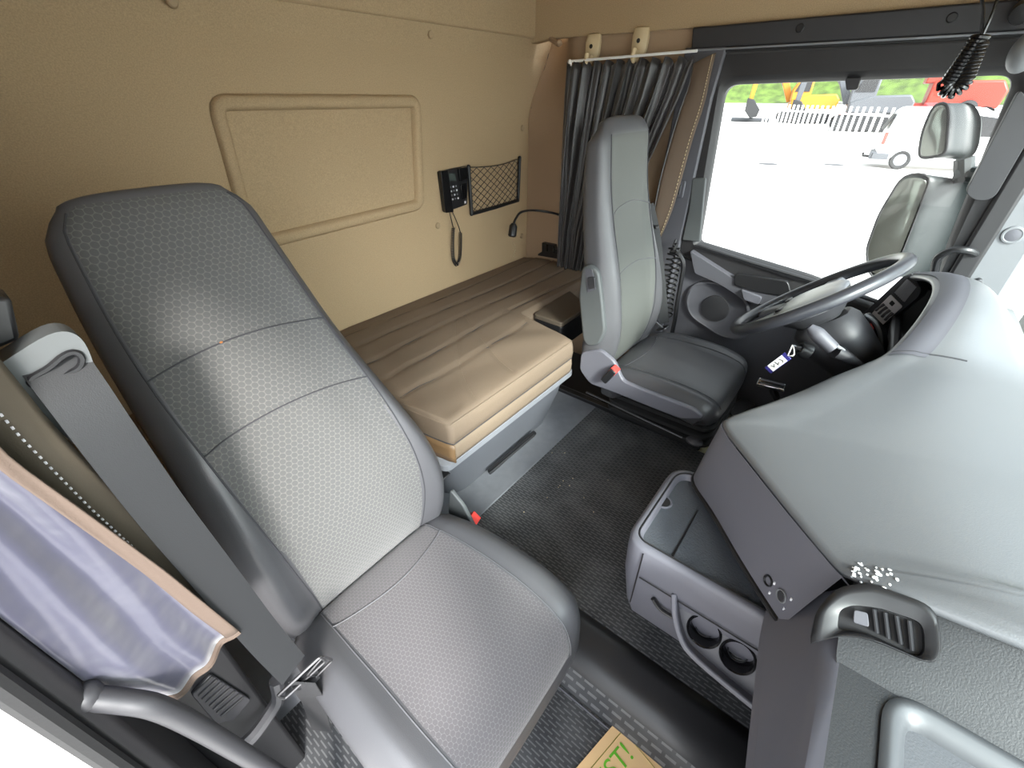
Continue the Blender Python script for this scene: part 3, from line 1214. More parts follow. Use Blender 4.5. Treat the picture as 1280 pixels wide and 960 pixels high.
# side panel of the backrest with the lever recess
b = B()
q = [at(x, y, X=1.352) for x, y in ((727, 334), (737, 330), (748, 340), (753, 380), (756, 415), (748, 432), (735, 434), (728, 425), (723, 370))]
b.prism(round_poly(q, .02, 5), (.03, 0, 0))
sp_ = b.build('side_panel', 'guide', ds, bevel=.008, seg=3)
b = B()
q = [at(x, y, X=1.350) for x, y in ((731, 336), (740, 336), (745, 362), (734, 366))]
b.prism(round_poly(q, .008, 4), (.004, 0, 0))
b.build('recess', 'plastic', sp_, bevel=.001)
b = B()
q = [at(x, y, X=1.344) for x, y in ((734, 347), (743, 346), (744, 360), (736, 362))]
b.prism(round_poly(q, .006, 4), (.008, 0, 0))
b.build('lever', 'plastic_d', sp_, bevel=.003)
# bellows of the suspension
b = B()
for k in range(4):
    z = .165 - .036 * k
    g = .004 * k
    b.loft([[Vector((1.662 + x, .415 + y, z + dz)) for x, y in rrect(.40 + dw + g, .44 + dw + g, .05)] for dz, dw in ((.018, -.03), (.008, 0), (-.006, 0), (-.016, -.03))])
b.build('bellows', 'rubber', ds, angle=50)
b = B()
b.prism(round_poly([(1.54, .24, -.15), (1.84, .24, -.15), (1.84, .66, -.15), (1.54, .66, -.15)], .03, 4), (0, 0, .22))
b.build('seat_base', 'black', ds, bevel=.008)
# slide rail on the edge of the tunnel
b = B()
b.prism([(1.50, .96, .0), (1.50, .225, .0), (1.50, .225, .022), (1.50, .96, .022)], (.03, 0, 0))
r_ = b.build('slide_rail', 'black', ds, bevel=.003)
b = B()
b.tube([(1.4985, .95, .022), (1.4985, .24, .022)], .0025, 6)
b.build('rail_edge', 'steel', r_)
b = B()
b.tube([at(733, 490, X=1.46), at(853, 547, X=1.46)], .005, 8)
b.build('slide_bar', 'steel', ds)
b = B()
b.ball(at(868, 551, X=1.47), (.028, .035, .016), 14)
b.build('slide_knob', 'plastic', ds)

# ---- seat belts
pbelt = thing('seat_belt', (.02, .53, .97), 'dark seat belt running from the pale pillar loop down beside the honeycomb seat', 'seat belt')
b = B()
path = catmull([(.004, .585, 1.000), (.005, .562, .992), (.006, .538, .955), (.007, .525, .90), (.010, .515, .80), (.018, .505, .66), (.026, .50, .52), (.036, .50, .395)], 8)
b.ribbon(path, [Vector((1, .35 - .1 * i / len(path), .25)) for i in range(len(path))], .048, .0018)
b.build('webbing', 'belt', pbelt)
tp = Vector((.04, .492, .370))
b = B()
ux, uz = Vector((.8, -.3, .5)).normalized(), Vector((.15, .2, -1)).normalized()
nn = ux.cross(uz)
def fr(pts):
    return [tp + ux * a * 1.35 + uz * c * 1.35 for a, c in pts]
# latch plate: a wide loop the strap runs through and a narrower tongue
b.tube(round_poly(fr([(-.034, -.014), (.034, -.014), (.034, .012), (-.034, .012)]), .006, 3), .0028, 6, closed=True)
b.tube(round_poly(fr([(.006, .004), (.036, -.006), (.040, .030), (.010, .034)]), .006, 3), .0022, 6, closed=True)
b.prism(fr([(-.014, .012), (.014, .012), (.012, .05), (-.012, .05)]), nn * .003)
b.build('latch_plate', 'steel', pbelt)
b = B()
b.prism(round_poly(fr([(-.02, .012), (.02, .010), (.016, .032), (-.016, .032)]), .005, 3), nn * .010)
b.build('latch_cover', 'black', pbelt, bevel=.002)
b = B()
b.ribbon(catmull([tp + Vector((-.004, 0, -.01)), tp + Vector((-.002, .02, -.09)), tp + Vector((.0, .06, -.2)), (.03, .6, -.05)], 5), Vector((.4, -.6, .3)), .046)
b.build('lower_webbing', 'belt_d', pbelt)

# loop panel on the pillar, beside the backrest
pl = thing('belt_guide', (.0, .56, .85), 'pale grey pillar panel with the oval slot that the nearest seat belt comes out of', 'belt guide')
outl = [at(x, y, Y=.555) for x, y in ((-25, 470), (5, 452), (62, 415), (92, 414), (110, 432), (128, 490), (160, 560), (190, 640), (110, 570), (45, 515), (-20, 490))]
outl = round_poly(outl, .02, 4)
slot = [at(x, y, Y=.555) for x, y in ((35, 472), (60, 460), (78, 443), (93, 438), (103, 446), (99, 460), (78, 468), (58, 478), (40, 483))]
slot = round_poly(slot, .01, 3)
b = B()
b.prism(outl, (0, .03, 0))
gp_ = b.build('panel', 'guide', pl)
kb_ = B()
kb_.prism([p + Vector((0, -.05, 0)) for p in slot], (0, .2, 0))
cut(gp_, kb_)
b = B()
cs = sum(slot, Vector()) / len(slot)
b.prism([p + (p - cs) * .3 + Vector((0, .032, 0)) for p in slot], (0, .004, 0))
b.build('slot', 'black', pl)
b = B()
b.tube([p + Vector((0, -.002, 0)) for p in slot], .003, 6, closed=True)
b.build('slot_edge', 'black', pl)

# driver's belt
db_ = thing('seat_belt', (1.92, .62, .3), 'grey seat belt hanging beside the driver backrest near the black coil', 'seat belt')
b = B()
path = catmull([at(810, 256, X=1.86), at(818, 290, X=1.87), at(823, 330, X=1.88), at(827, 370, X=1.89), at(830, 404, X=1.90)], 6)
b.ribbon(path, Vector((.5, -.8, .0)), .045)
b.build('webbing', 'belt', db_)
b = B()
c = at(828, 410, X=1.89)
b.tube(round_poly([c + Vector((-.02, -.02, .012)), c + Vector((.02, -.02, .012)), c + Vector((.02, .02, -.012)), c + Vector((-.02, .02, -.012))], .006, 3), .004, 6, closed=True)
b.tube([c, c + Vector((-.03, .06, .05))], .006, 6)
b.build('anchor', 'steel', db_)
b = B()
b.tube([at(809, 250, X=1.85), at(811, 262, X=1.86)], .010, 8)
b.build('outlet', 'black', db_)
b = B()
b.box(at(815, 283, X=1.865), (.03, .05, .012))
b.build('stop_clip', 'black', db_, bevel=.002)
# ------------------------------------------------------------------ dashboard
dash = thing('dashboard', (1.3, -.4, -.2), 'large grey dashboard sweeping from the passenger shelf round to the steering wheel under the windscreen', 'dashboard')
# rear edge of the big top pad, from the windscreen along the passenger-side step, round the nose and up over the instrument hood
RE = [(.588, -.45, .662), (.588, -.40, .664), (.586, -.316, .655), (.592, -.22, .637), (.604, -.160, .618), (.622, -.135, .610), (.70, -.062, .604), (.80, .028, .598), (.868, .086, .592), (.905, .103, .594), (.950, .078, .603),
      (1.0, .043, .613), (1.09, -.007, .62), (1.21, -.058, .622), (1.31, -.107, .626), (1.38, -.150, .648), (1.46, -.178, .692), (1.55, -.196, .733), (1.65, -.205, .752), (1.75, -.200, .752), (1.85, -.180, .73), (1.94, -.150, .695),
      (2.0, -.17, .655), (2.06, -.24, .63), (2.098, -.34, .62), (2.099, -.45, .61)]
RC = catmull(RE, 5)
nR = len(RC)
FX = []
L = [0]
for i in range(1, nR):
    L.append(L[-1] + (RC[i] - RC[i - 1]).length)
i_b = min(range(nR), key=lambda i: (RC[i] - Vector((.622, -.135, .610))).length)
i_h = min(range(nR), key=lambda i: (RC[i] - Vector((2.06, -.24, .63))).length)
def front(i):
    if i <= i_b:
        f = L[i] / L[i_b]
        return Vector((lerp(.588, .70, f), -.45, .655))
    if i >= i_h:
        f = (L[i] - L[i_h]) / (L[-1] - L[i_h])
        return Vector((lerp(2.0, 2.099, f), -.45, .61))
    f = (L[i] - L[i_b]) / (L[i_h] - L[i_b])
    return Vector((lerp(.70, 2.0, f), -.45, .635))
def outdir(i):
    t = RC[min(i + 1, nR - 1)] - RC[max(i - 1, 0)]
    n = Vector((-t.y, t.x, 0))
    return n.normalized() if n.length > 1e-6 else Vector((0, 1, 0))
rows = []
for dn, dz in ((-.030, -.019), (-.004, -.018), (-.000, -.013), (.0, -.008), (-.003, -.003), (-.010, .0005)):
    rows.append([RC[i] + outdir(i) * dn + Vector((0, 0, dz)) for i in range(nR)])
for k in range(1, 22):
    f = k / 21
    r = []
    for i in range(nR):
        a = RC[i] + outdir(i) * -.012
        c = front(i)
        p = a.lerp(c, f)
        am = min(1., (c - a).length / .32)
        p.z += (.006 * (1 - math.exp(-f / .05)) + .018 * math.sin(PI * f)) * am * am
        # the instrument hood keeps its height a little before it falls to the windscreen
        hood = max(0, RC[i].z - .63)
        p.z += hood * .35 * math.sin(PI * min(1, f * 1.15)) if f < .87 else 0
        # slightly raised rail along the driver's edge of the pad
        if RC[i].x > .89 and i_b < i < i_h:
            p.z += .004 * smooth((.20 - f) / .03) * smooth((RC[i].x - .89) / .05)
        r.append(p)
    rows.append(r)
b = B()
b.grid(rows)
b.build('top_pad', 'dash', dash, angle=60)
# moulded line across the pad
b = B()
iA = min(range(nR), key=lambda i: (RC[i] - Vector((1.38, -.15, .648))).length)
b.tube([rows[k][iA] + Vector((0, 0, .0005)) for k in range(5, 16)], .0022, 6)
b.build('pad_joint', 'plastic_d', dash)

# flank of the centre stack facing the passenger, and the body under the pad
fl_top = [RC[i] + Vector((0, 0, -.028)) for i in range(i_b - 2, nR) if RC[i].x <= .91 and RC[i].y > -.16 and i <= i_b + 40]
b = B()
ft = [Vector(p) for p in ((.600, -.150, .606), (.622, -.131, .600), (.70, -.058, .593), (.80, .032, .586), (.868, .090, .580), (.904, .107, .581), (.948, .083, .590))]
fb = [Vector(p) for p in ((.588, -.120, .455), (.612, -.100, .447), (.69, -.030, .437), (.79, .052, .424), (.862, .114, .410), (.905, .126, .410), (.955, .100, .412))]
rws = [[p + Vector((-.02, -.02, 0)) for p in ft], ft, [p.lerp(q, .5) + Vector((-.001, .001, 0)) for p, q in zip(ft, fb)], fb, [q + Vector((.006, -.008, -.012)) for q in fb], [q + Vector((.05, -.06, -.012)) for q in fb]]
b.grid([catmull(r, 4) for r in rws])
flank = b.build('centre_flank', 'plastic_l', dash, angle=40)
b = B()
b.tube(catmull([q + Vector((.001, -.001, -.008)) for q in fb], 4), .006, 8)
b.build('lower_lip', 'black', flank)
# socket, round button and its white marks, on the flank
def on_flank(px, py, off=.0):
    n = Vector((-.66, .72, .15)).normalized()
    o = Vector((.69, -.040, .5))
    d = _fw * F_PX + _r * (px - 640) + _up * (480 - py)
    t = (o - CAM).dot(n) / d.dot(n)
    return CAM + d * t + n * off, n
c, n = on_flank(960, 726)
b = B()
b.lathe([(.0, -.002), (.007, -.001), (.0085, .002), (.010, .002), (.011, -.003)], c, n, 20)
b.build('power_socket', 'black', flank)
c, n = on_flank(977, 745)
b = B()
b.lathe([(0, .002), (.0075, .002), (.0085, .001)], c, n, 24)
rb = b.build('round_button', 'plastic_d', flank)
b = B()
u = n.cross(Vector((0, 0, 1))).normalized(); w_ = n.cross(u)
b.tube([c + (u * math.cos(a) + w_ * math.sin(a)) * .0105 + n * .001 for a in [2 * PI * i / 28 for i in range(28)]], .0014, 6, closed=True)
b.build('ring', 'lightplast', rb)
for q in ((968, 729), (962, 741), (989, 749), (980, 761)):
    c, n = on_flank(*q)
    b = B()
    b.box(c, (.003, .003, .0055), None)
    b.build('marking', 'offwhite', flank)

# passenger's shelf: horizontal top with the recessed tray, rolled rear face
SH = .555
b = B()
pr = [(-.095, .425), (-.104, .432), (-.150, .530), (-.160, .548), (-.175, SH)]
xr = [-.14, .0, .15, .30, .45, .56, .60, .628]
b.grid([[(x, y - .14 * max(0, .58 - x) * smooth((.548 - z) / .10), z) for y, z in [(-.34, .40), (-.13, .418)] + pr] for x in xr])
b.build('rear_face', 'plastic_l', dash, angle=40)
b = B()
tr = [Vector((-.10, -.225, SH)), Vector((.505, -.225, SH)), Vector((.505, -.43, SH)), Vector((-.10, -.43, SH))]
trr = round_poly(tr, [.05, .05, .05, .05], 8)
cen = sum(trr, Vector()) / len(trr)
def sh(pl, d, dz):
    out = []
    m = len(pl)
    for i in range(m):
        t = (pl[(i + 1) % m] - pl[i - 1]).normalized()
        nn = Vector((t.y, -t.x, 0))
        if nn.dot(cen - pl[i]) < 0:
            nn = -nn
        out.append(pl[i] + nn * d + Vector((0, 0, dz)))
    return out
m = len(trr)
outer = []
x0, x1, y0, y1 = -.14, .60, -.47, -.175
for p in trr:
    d = p - cen
    k = 1e9
    if d.x > 1e-6: k = min(k, (x1 - cen.x) / d.x)
    if d.x < -1e-6: k = min(k, (x0 - cen.x) / d.x)
    if d.y > 1e-6: k = min(k, (y1 - cen.y) / d.y)
    if d.y < -1e-6: k = min(k, (y0 - cen.y) / d.y)
    outer.append(cen + d * k)
for cx, cy in ((x0, y0), (x0, y1), (x1, y0), (x1, y1)):
    i = min(range(m), key=lambda j: (outer[j].x - cx) ** 2 + (outer[j].y - cy) ** 2)
    outer[i] = Vector((cx, cy, SH))
b.loft([outer, trr], cap=False)
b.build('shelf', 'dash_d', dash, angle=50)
b = B()
b.loft([trr, sh(trr, -.002, .003), sh(trr, .004, .007), sh(trr, .012, .007), sh(trr, .026, -.010), sh(trr, .028, -.014)], cap=False)
b.build('tray_rim', 'rimgrey', dash, angle=70)
b = B()
ins = sh(trr, .028, -.014)
b.add(ins, [tuple(range(m))])
b.build('tray_floor', 'traygrey', dash)
# step face between shelf and top pad, with the side vent
b = B()
stf = [(-.455, .645), (-.42, .645), (-.316, .63), (-.22, .612), (-.165, .592)]
b.grid([[(.615 if y > -.2 else .605, y, z + .014) for y, z in stf], [(.592 if y > -.2 else .584, y, z) for y, z in stf], [(.545, y, lerp(z, SH, .6)) for y, z in stf], [(.505, y - .005, SH + .002) for y, z in stf], [(.49, y - .01, SH - .004) for y, z in stf]])
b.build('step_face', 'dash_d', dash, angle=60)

vent = []
def vplane(px, py, off=0.):
    n = Vector((-.62, .10, .78)).normalized()
    o = Vector((.545, -.20, .592))
    d = _fw * F_PX + _r * (px - 640) + _up * (480 - py)
    t = (o - CAM).dot(n) / d.dot(n)
    return CAM + d * t + n * off
VN = Vector((-.62, .10, .78)).normalized()
vo = [vplane(*q) for q in ((1012, 806), (1020, 764), (1046, 734), (1085, 728), (1158, 754), (1172, 770), (1178, 815), (1166, 832), (1090, 800), (1048, 794))]
vo = round_poly(vo, [.006, .012, .015, .012, .012, .01, .012, .01, .02, .02], 4)
vc = sum(vo, Vector()) / len(vo)
vi = [vplane(*q) for q in ((1046, 788), (1049, 762), (1066, 756), (1100, 760), (1148, 776), (1155, 786), (1156, 815), (1148, 822), (1090, 794), (1066, 788))]
vi = round_poly(vi, .008, 4)
# resample both loops to the same count and start
def resample(pl, n, start):
    pts = list(pl)
    k = min(range(len(pts)), key=lambda i: (pts[i] - start).length)
    pts = pts[k:] + pts[:k] + [pts[k]]
    L = [0]
    for i in range(1, len(pts)):
        L.append(L[-1] + (pts[i] - pts[i - 1]).length)
    out = []
    for j in range(n):
        s = L[-1] * j / n
        i = 0
        while L[i + 1] < s:
            i += 1
        out.append(pts[i].lerp(pts[i + 1], (s - L[i]) / max(1e-9, L[i + 1] - L[i])))
    return out
vo2, vi2 = resample(vo, 64, vplane(1012, 806)), resample(vi, 64, vplane(1046, 788))
vg = thing('air_vent', vc, 'black air vent with upright slats at the step between passenger shelf and dashboard top', 'air vent')
b = B()
b.loft([[p - VN * .012 for p in vo2], [p + VN * .002 for p in vo2], [p.lerp(q, .18) + VN * .006 for p, q in zip(vo2, vi2)], [p.lerp(q, .4) + VN * .006 for p, q in zip(vo2, vi2)], [p + VN * .001 for p in vi2], [p - VN * .012 for p in vi2]], cap=False)
b.build('surround', 'black', vg, angle=50)
b = B()
b.add([p - VN * .010 for p in vi2], [tuple(range(64))])
b.build('duct', 'black', vg)
for (x0_, y0_, x1_, y1_) in ((1094, 762, 1098, 792), (1108, 766, 1112, 799), (1122, 770, 1128, 806), (1138, 776, 1142, 814)):
    p, q = vplane(x0_, y0_, -.004), vplane(x1_, y1_, -.004)
    b = B()
    b.ribbon([p, q], Vector((-.5, .5, .5)), .010, .002)
    b.build('slat', 'plastic_d', vg)
b = B()
q = [vplane(x, y, .0) for x, y in ((1067, 762), (1084, 766), (1086, 784), (1066, 778))]
b.prism(round_poly(q, .003, 3), VN * .004)
b.build('thumb_tab', 'plastic', vg, bevel=.001)
# worn white scuffs on the pad edge above the vent
b = B()
random.seed(3)
for k in range(46):
    px = 1058 + abs(random.gauss(0, 1)) * 26 + random.random() * 14
    py = 706 + (px - 1058) * .25 + random.gauss(4, 6)
    f = 1
    p = vplane(px, py, 0)
    best = None
    for rr_ in rows[3:9]:
        for a_ in range(0, i_b + 2):
            dd = (Vector(((rr_[a_] - CAM).dot(_r) / (rr_[a_] - CAM).dot(_fw), (rr_[a_] - CAM).dot(_up) / (rr_[a_] - CAM).dot(_fw))) - Vector(((px - 640) / F_PX, (480 - py) / F_PX))).length
            if best is None or dd < best[0]:
                best = (dd, rr_[a_])
    if best[0] < .012:
        b.ball(best[1] + Vector((random.uniform(-.004, .004), random.uniform(-.004, .004), 0)), (random.uniform(.0012, .003), random.uniform(.0012, .0035), .0012), 6)
if b.v:
    b.build('scuff_marks', 'white', dash)

# driver-side fascia below the pad: knee panels and the column cowl
b = B()
kp = [Vector(p) for p in ((.945, .070, .585), (1.0, .035, .59), (1.09, -.015, .595), (1.21, -.066, .597), (1.31, -.115, .60), (1.40, -.17, .62))]
kl = [p + Vector((.03, -.05, -.55)) for p in kp]
b.grid([catmull(kp, 4), catmull([p + Vector((.02, -.03, -.2)) for p in kp], 4), catmull(kl, 4)])
b.build('driver_side_panel', 'plastic_d', dash, angle=50)
b = B()
b.prism([(1.35, -.17, .60), (2.09, -.17, .56), (2.09, -.30, .05), (1.35, -.30, .05)], (0, -.03, 0))
b.build('knee_panel', 'plastic_d', dash, bevel=.01)
b = B()
b.prism([(.62, -.30, .0), (1.36, -.30, .0), (1.36, -.30, .58), (.62, -.30, .58)], (0, -.05, 0))
b.build('bulkhead_panel', 'plastic_d', dash)
b = B()
b.prism([(-.14, -.36, -.12), (.66, -.36, -.12), (.66, -.30, .42), (-.14, -.30, .42)], (0, -.03, 0))
b.build('footwell_panel', 'plastic_d', dash)
# instrument cluster in the hood
ic = thing('instrument_cluster', (1.62, -.22, .6), 'dark instrument cluster hidden under the dashboard hood', 'instrument cluster')
b = B()
hs_ = [i for i in range(nR) if RC[i].x > 1.30]
b.grid([[rows[5][i] + Vector((0, 0, -.010)) for i in hs_], [rows[9][i] + Vector((0, 0, -.012)) for i in hs_], [rows[12][i] + Vector((0, 0, -.02)) for i in hs_], [Vector((rows[12][i].x, rows[12][i].y, .5)) for i in hs_]])
b.build('panel', 'blackg', ic)
for cx in (1.54, 1.72):
    b = B()
    b.tube([(cx + .05 * math.cos(a), -.262 + .012 * math.sin(a), .62 + .05 * math.sin(a)) for a in [2 * PI * i / 28 for i in range(28)]], .003, 6, closed=True)
    b.build('gauge_ring', 'lightplast', ic)
# side wing with vent, light switch panel and hazard switches, angled towards the driver
def wg(x, y, off=0.):
    p = at(x, y, X=1.90)
    return p + Vector((-off, off * .4, 0))
WN = Vector((-1, .4, 0))
wing = thing('switch_panel', at(1110, 385, X=1.9), 'pale switch panel with four small levers under the air vent beyond the steering wheel', 'switch panel')
b = B()
b.prism(round_poly([wg(x, y) for x, y in ((1068, 402), (1128, 346), (1140, 341), (1152, 362), (1148, 372), (1098, 412), (1086, 408))], .008, 3), (.05, -.02, 0))
b.build('housing', 'plastic_d', wing, bevel=.003)
b = B()
b.prism(round_poly([wg(x, y, .003) for x, y in ((1090, 392), (1114, 368), (1129, 383), (1103, 407))], .005, 3), (.006, 0, 0))
pn = b.build('face_plate', 'offwhite', wing, bevel=.001)
for k in range(4):
    a = wg(1095.5 + 4.0 * k, 387.5 + 4.0 * k, .004).lerp(wg(1105 + 4.0 * k, 379 + 4.0 * k, .004), .0)
    c_ = wg(1106 + 3.6 * k, 380 + 3.6 * k, .004)
    b = B()
    b.tube([a, a.lerp(c_, .5) + WN * .006, c_], [.005, .004, .006], 8)
    b.build('lever', 'plastic', wing)
b = B()
b.prism(round_poly([wg(x, y, .005) for x, y in ((1112, 379), (1116, 375), (1120, 379), (1116, 383))], .002, 2), (.004, 0, 0))
b.build('button', 'black', wing, bevel=.001)
vt = thing('air_vent', at(1135, 360, X=1.9), 'small louvred air vent beyond the steering wheel, above the pale switch panel', 'air vent')
b = B()
vq = round_poly([wg(x, y, .005) for x, y in ((1118, 365), (1136, 346), (1150, 357), (1130, 379))], .006, 3)
b.prism(vq, (.01, 0, 0))
b.build('surround', 'black', vt, bevel=.002)
for k in range(6):
    f = (k + .5) / 6
    p0 = wg(lerp(1120, 1132, f), lerp(365, 377, f), .009)
    p1 = wg(lerp(1136, 1147, f), lerp(348, 358, f), .009)
    b = B()
    b.ribbon([p0, p1], Vector((.3, 1, 0)), .008, .002)
    b.build('slat', 'rim', vt)
hz = thing('hazard_panel', at(1085, 415, X=1.72), 'black switch strip with the red hazard button right of the steering column', 'switch panel')
def hg(x, y, off=0.):
    return at(x, y, X=1.70) + Vector((-off, off * .5, 0))
b = B()
b.prism(round_poly([hg(x, y) for x, y in ((1068, 398), (1080, 392), (1100, 412), (1104, 440), (1095, 450), (1080, 430), (1072, 415))], .008, 3), (.03, -.015, 0))
b.build('housing', 'black', hz, bevel=.003)
b = B()
b.tube(catmull([hg(x, y, .003) for x, y in ((1082, 393), (1094, 402), (1101, 418), (1103, 440))], 5), .006, 8)
b.build('trim_edge', 'lightplast', hz)
b = B()
b.prism(round_poly([hg(x, y, .006) for x, y in ((1083, 408), (1090, 404), (1094, 411), (1087, 416))], .002, 2), (.006, 0, 0))
b.build('hazard_button', 'red', hz, bevel=.001)
for q in ((1073, 404), (1090, 424)):
    b = B()
    b.prism(round_poly([hg(q[0] + dx, q[1] + dy, .006) for dx, dy in ((-3, 0), (3, -4), (7, 2), (1, 6))], .002, 2), (.006, 0, 0))
    sw = b.build('rocker_switch', 'plastic_d', hz, bevel=.001)
    b = B()
    b.box(hg(q[0] + 2, q[1] + 1, .009), (.003, .008, .004))
    b.build('symbol', 'offwhite', sw)

# ------------------------------------------------------------------ centre console drawer unit
con = thing('centre_console', (.78, .02, .05), 'slate grey console drawer unit with lidded tray and cup holders below the dashboard', 'console')
CT = .400
def cring(z, grow=0., yb=-.24):
    pts = [Vector((.625 - grow, yb, z)), Vector((.625 - grow, .178 + grow, z)), Vector((.915 + grow, .178 + grow, z)), Vector((.915 + grow, yb, z))]
    return round_poly(pts, [.005, .045 + grow, .06 + grow, .005], 8)
b = B()
ccen = Vector((.77, -.03, 0))
def cin(z, d):
    return cring(z, -d)
b.loft([cring(.10, -.04), cring(.16, -.02), cring(.28, .0), cring(.355, .004), cring(CT - .012, .004), cring(CT - .003, .001), cring(CT, -.006), cin(CT, .016), cin(CT - .006, .020), cin(CT - .014, .024)], cap=False)
b.build('body', 'plastic_l', con, angle=60)
hood_ = [i for i in range(nR) if RC[i].x > 1.36 and i <= i_h]
b = B()
b.grid([[rows[k][i] + Vector((0, 0, .0022)) for i in hood_] for k in (5, 6, 7, 8, 9, 10)])
b.build('hood_band', 'plastic', dash, angle=60)
b = B()
b.prism([(1.985, -.165, .30), (1.985, -.165, .645), (1.985, -.30, .655), (1.985, -.45, .60), (1.985, -.45, .30)], (.03, 0, 0))
b.build('end_cheek', 'black', dash)
b = B()
rg = cin(CT - .014, .024)
b.add(rg, [tuple(range(len(rg)))])
lid = b.build('tray_floor', mat('dotted_rubber', rgb(76, 80, 86), .5, bump=(240, .9, .002)), con)
# split between the two lids and the finger hole
p0, p1 = at(840, 697, Z=CT - .012), at(872, 638, Z=CT - .012)
b = B()
b.tube([p0, p1], .0022, 6)
b.build('lid_joint', 'black', lid)
fc = at(829, 627, Z=CT - .012)
b = B()
b.lathe([(.0, .0018), (.016, .0018), (.0165, 0)], fc, (0, 0, 1), 24)
b.build('finger_hole', 'black', lid)
b = B()
b.tube([fc + Vector((math.cos(a), math.sin(a), 0)) * .019 for a in [2 * PI * i / 24 for i in range(24)]], .003, 6, closed=True)
b.build('finger_ring', 'plastic_l', lid)
# inner light line of the rim
b = B()
b.tube(cin(CT - .001, .013), .0025, 6, closed=True)
b.build('rim_line', 'black', con)
# groove line along the side
b = B()
b.tube([(.6195, y, .305) for y in (-.235, 0, .13)], .0015, 6)
b.build('side_joint', 'black', con)
b = B()
b.tube([(.6195, .135, z) for z in (.20, .30, .385)], .0015, 6)
b.build('side_joint', 'black', con)
# cup holder shelf swung out of the side
def ch(x, y):
    n = Vector((-.86, 0, .50)).normalized()
    o = Vector((.598, 0, .235))
    d = _fw * F_PX + _r * (x - 640) + _up * (480 - y)
    return CAM + d * ((o - CAM).dot(n) / d.dot(n))
CN = Vector((-.86, 0, .50)).normalized()
CV = Vector((0, 1, 0))
CU = CN.cross(CV).normalized()
b = B()
q = [ch(x, y) for x, y in ((848, 748), (870, 760), (968, 830), (952, 882), (900, 850), (862, 815), (852, 795))]
b.prism(round_poly(q, .01, 4), CN * -.012)
hold = b.build('cup_shelf', 'plastic', con)
kb_ = B()
for cxy in ((880, 789), (922, 821)):
    kb_.lathe([(.030, -.05), (.030, .02)], ch(*cxy), CN, 40)
cut(hold, kb_)
for cxy in ((880, 789), (922, 821)):
    c = ch(*cxy)
    b = B()
    b.loft([[c + CN * h + (CU * math.cos(a) + CV * math.sin(a)) * r for a in [2 * PI * i / 36 for i in range(36)]] for r, h in ((.034, -.002), (.0345, .002), (.032, .005), (.0295, .003), (.027, -.018), (.024, -.034), (.001, -.036))], cap=False)
    b.build('cup_holder', 'blackg', hold)
    b = B()
    u = CU
    b.tube([c + CN * -.026 + (Vector((0, 1, 0)) * math.cos(a) + u * math.sin(a)) * .019 + u * .004 for a in [2 * PI * i / 28 for i in range(28)]], .0015, 5, closed=True)
    b.build('holder_ring', 'plastic_d', hold)
b = B()
br = catmull([ch(845, 738), ch(846, 765), ch(853, 792), ch(866, 812), ch(900, 842), ch(952, 884)], 6)
b.ribbon([p + CN * .008 for p in br], CN, .030, .012)
b.build('shelf_rail', 'plastic_l', con, bevel=.003)
# dark catch under the side
b = B()
b.tube(catmull([at(x, y, X=.622) for x, y in ((816, 748), (826, 762), (842, 772))], 5), .005, 8)
b.build('catch', 'black', con)
# ------------------------------------------------------------------ steering wheel
WC = Vector((1.6, .060, .676))
WA = Vector((.085, math.sin(math.radians(39.5)), math.cos(math.radians(39.5)))).normalized()   # axis, towards the driver and up
WU = (Vector((1, 0, 0)) - WA * WA.x).normalized()
WV = WA.cross(WU).normalized()                                            # towards the far (upper) side of the rim
if WV.z < 0:
    WV = -WV
sw = thing('steering_wheel', WC, 'black leather steering wheel with pale grey hub in front of the driver seat', 'steering wheel')
Rw = .232
def wp(a, r, h=0.):
    return WC + (WU * math.cos(a) + WV * math.sin(a)) * r + WA * h
b = B()
b.tube([wp(2 * PI * i / 72, Rw, .0) for i in range(72)], .0185, 14, closed=True)
b.build('rim', 'wheel', sw, angle=180)
for a in (PI * .0 + .12, PI - .12, PI * 1.32, PI * 1.68):
    b = B()
    b.loft([[wp(a, r, -.008 + h) + (WU * -math.sin(a) + WV * math.cos(a)) * w for w, h in ((-wd, -.008), (-wd * .8, .008), (wd * .8, .008), (wd, -.008))] for r, wd in ((.07, .044), (.13, .034), (.20, .026), (.228, .030))])
    b.build('spoke', 'wheelpad', sw, bevel=.004)
b = B()
hub = []
for sc_, h in ((1.01, -.010), (1.0, -.003), (.9, .004), (.6, .009), (.2, .011)):
    hub.append([wp(2 * PI * i / 40, sc_ * (.128 + .030 * math.cos(2 * 2 * PI * i / 40) - .014 * math.sin(2 * PI * i / 40)), h) for i in range(40)])
b.loft(hub)
hb = b.build('hub_pad', 'wheelpad', sw, angle=60)
for s in (-1, 1):
    b = B()
    b.box(wp(PI * 1.5, .082, .004) + WU * s * .062, (.05, .018, .014), Matrix((WU, WV, WA)).transposed())
    kp_ = b.build('button_cluster', 'plastic_d', sw, bevel=.004)
b = B()
b.loft([[wp(2 * PI * i / 40, s_ * (.128 + .030 * math.cos(4 * PI * i / 40) - .014 * math.sin(2 * PI * i / 40)), h) for i in range(40)] for s_, h in ((1.0, -.010), (.97, -.035), (.80, -.055), (.6, -.075))])
b.build('hub_back', 'plastic_d', sw)
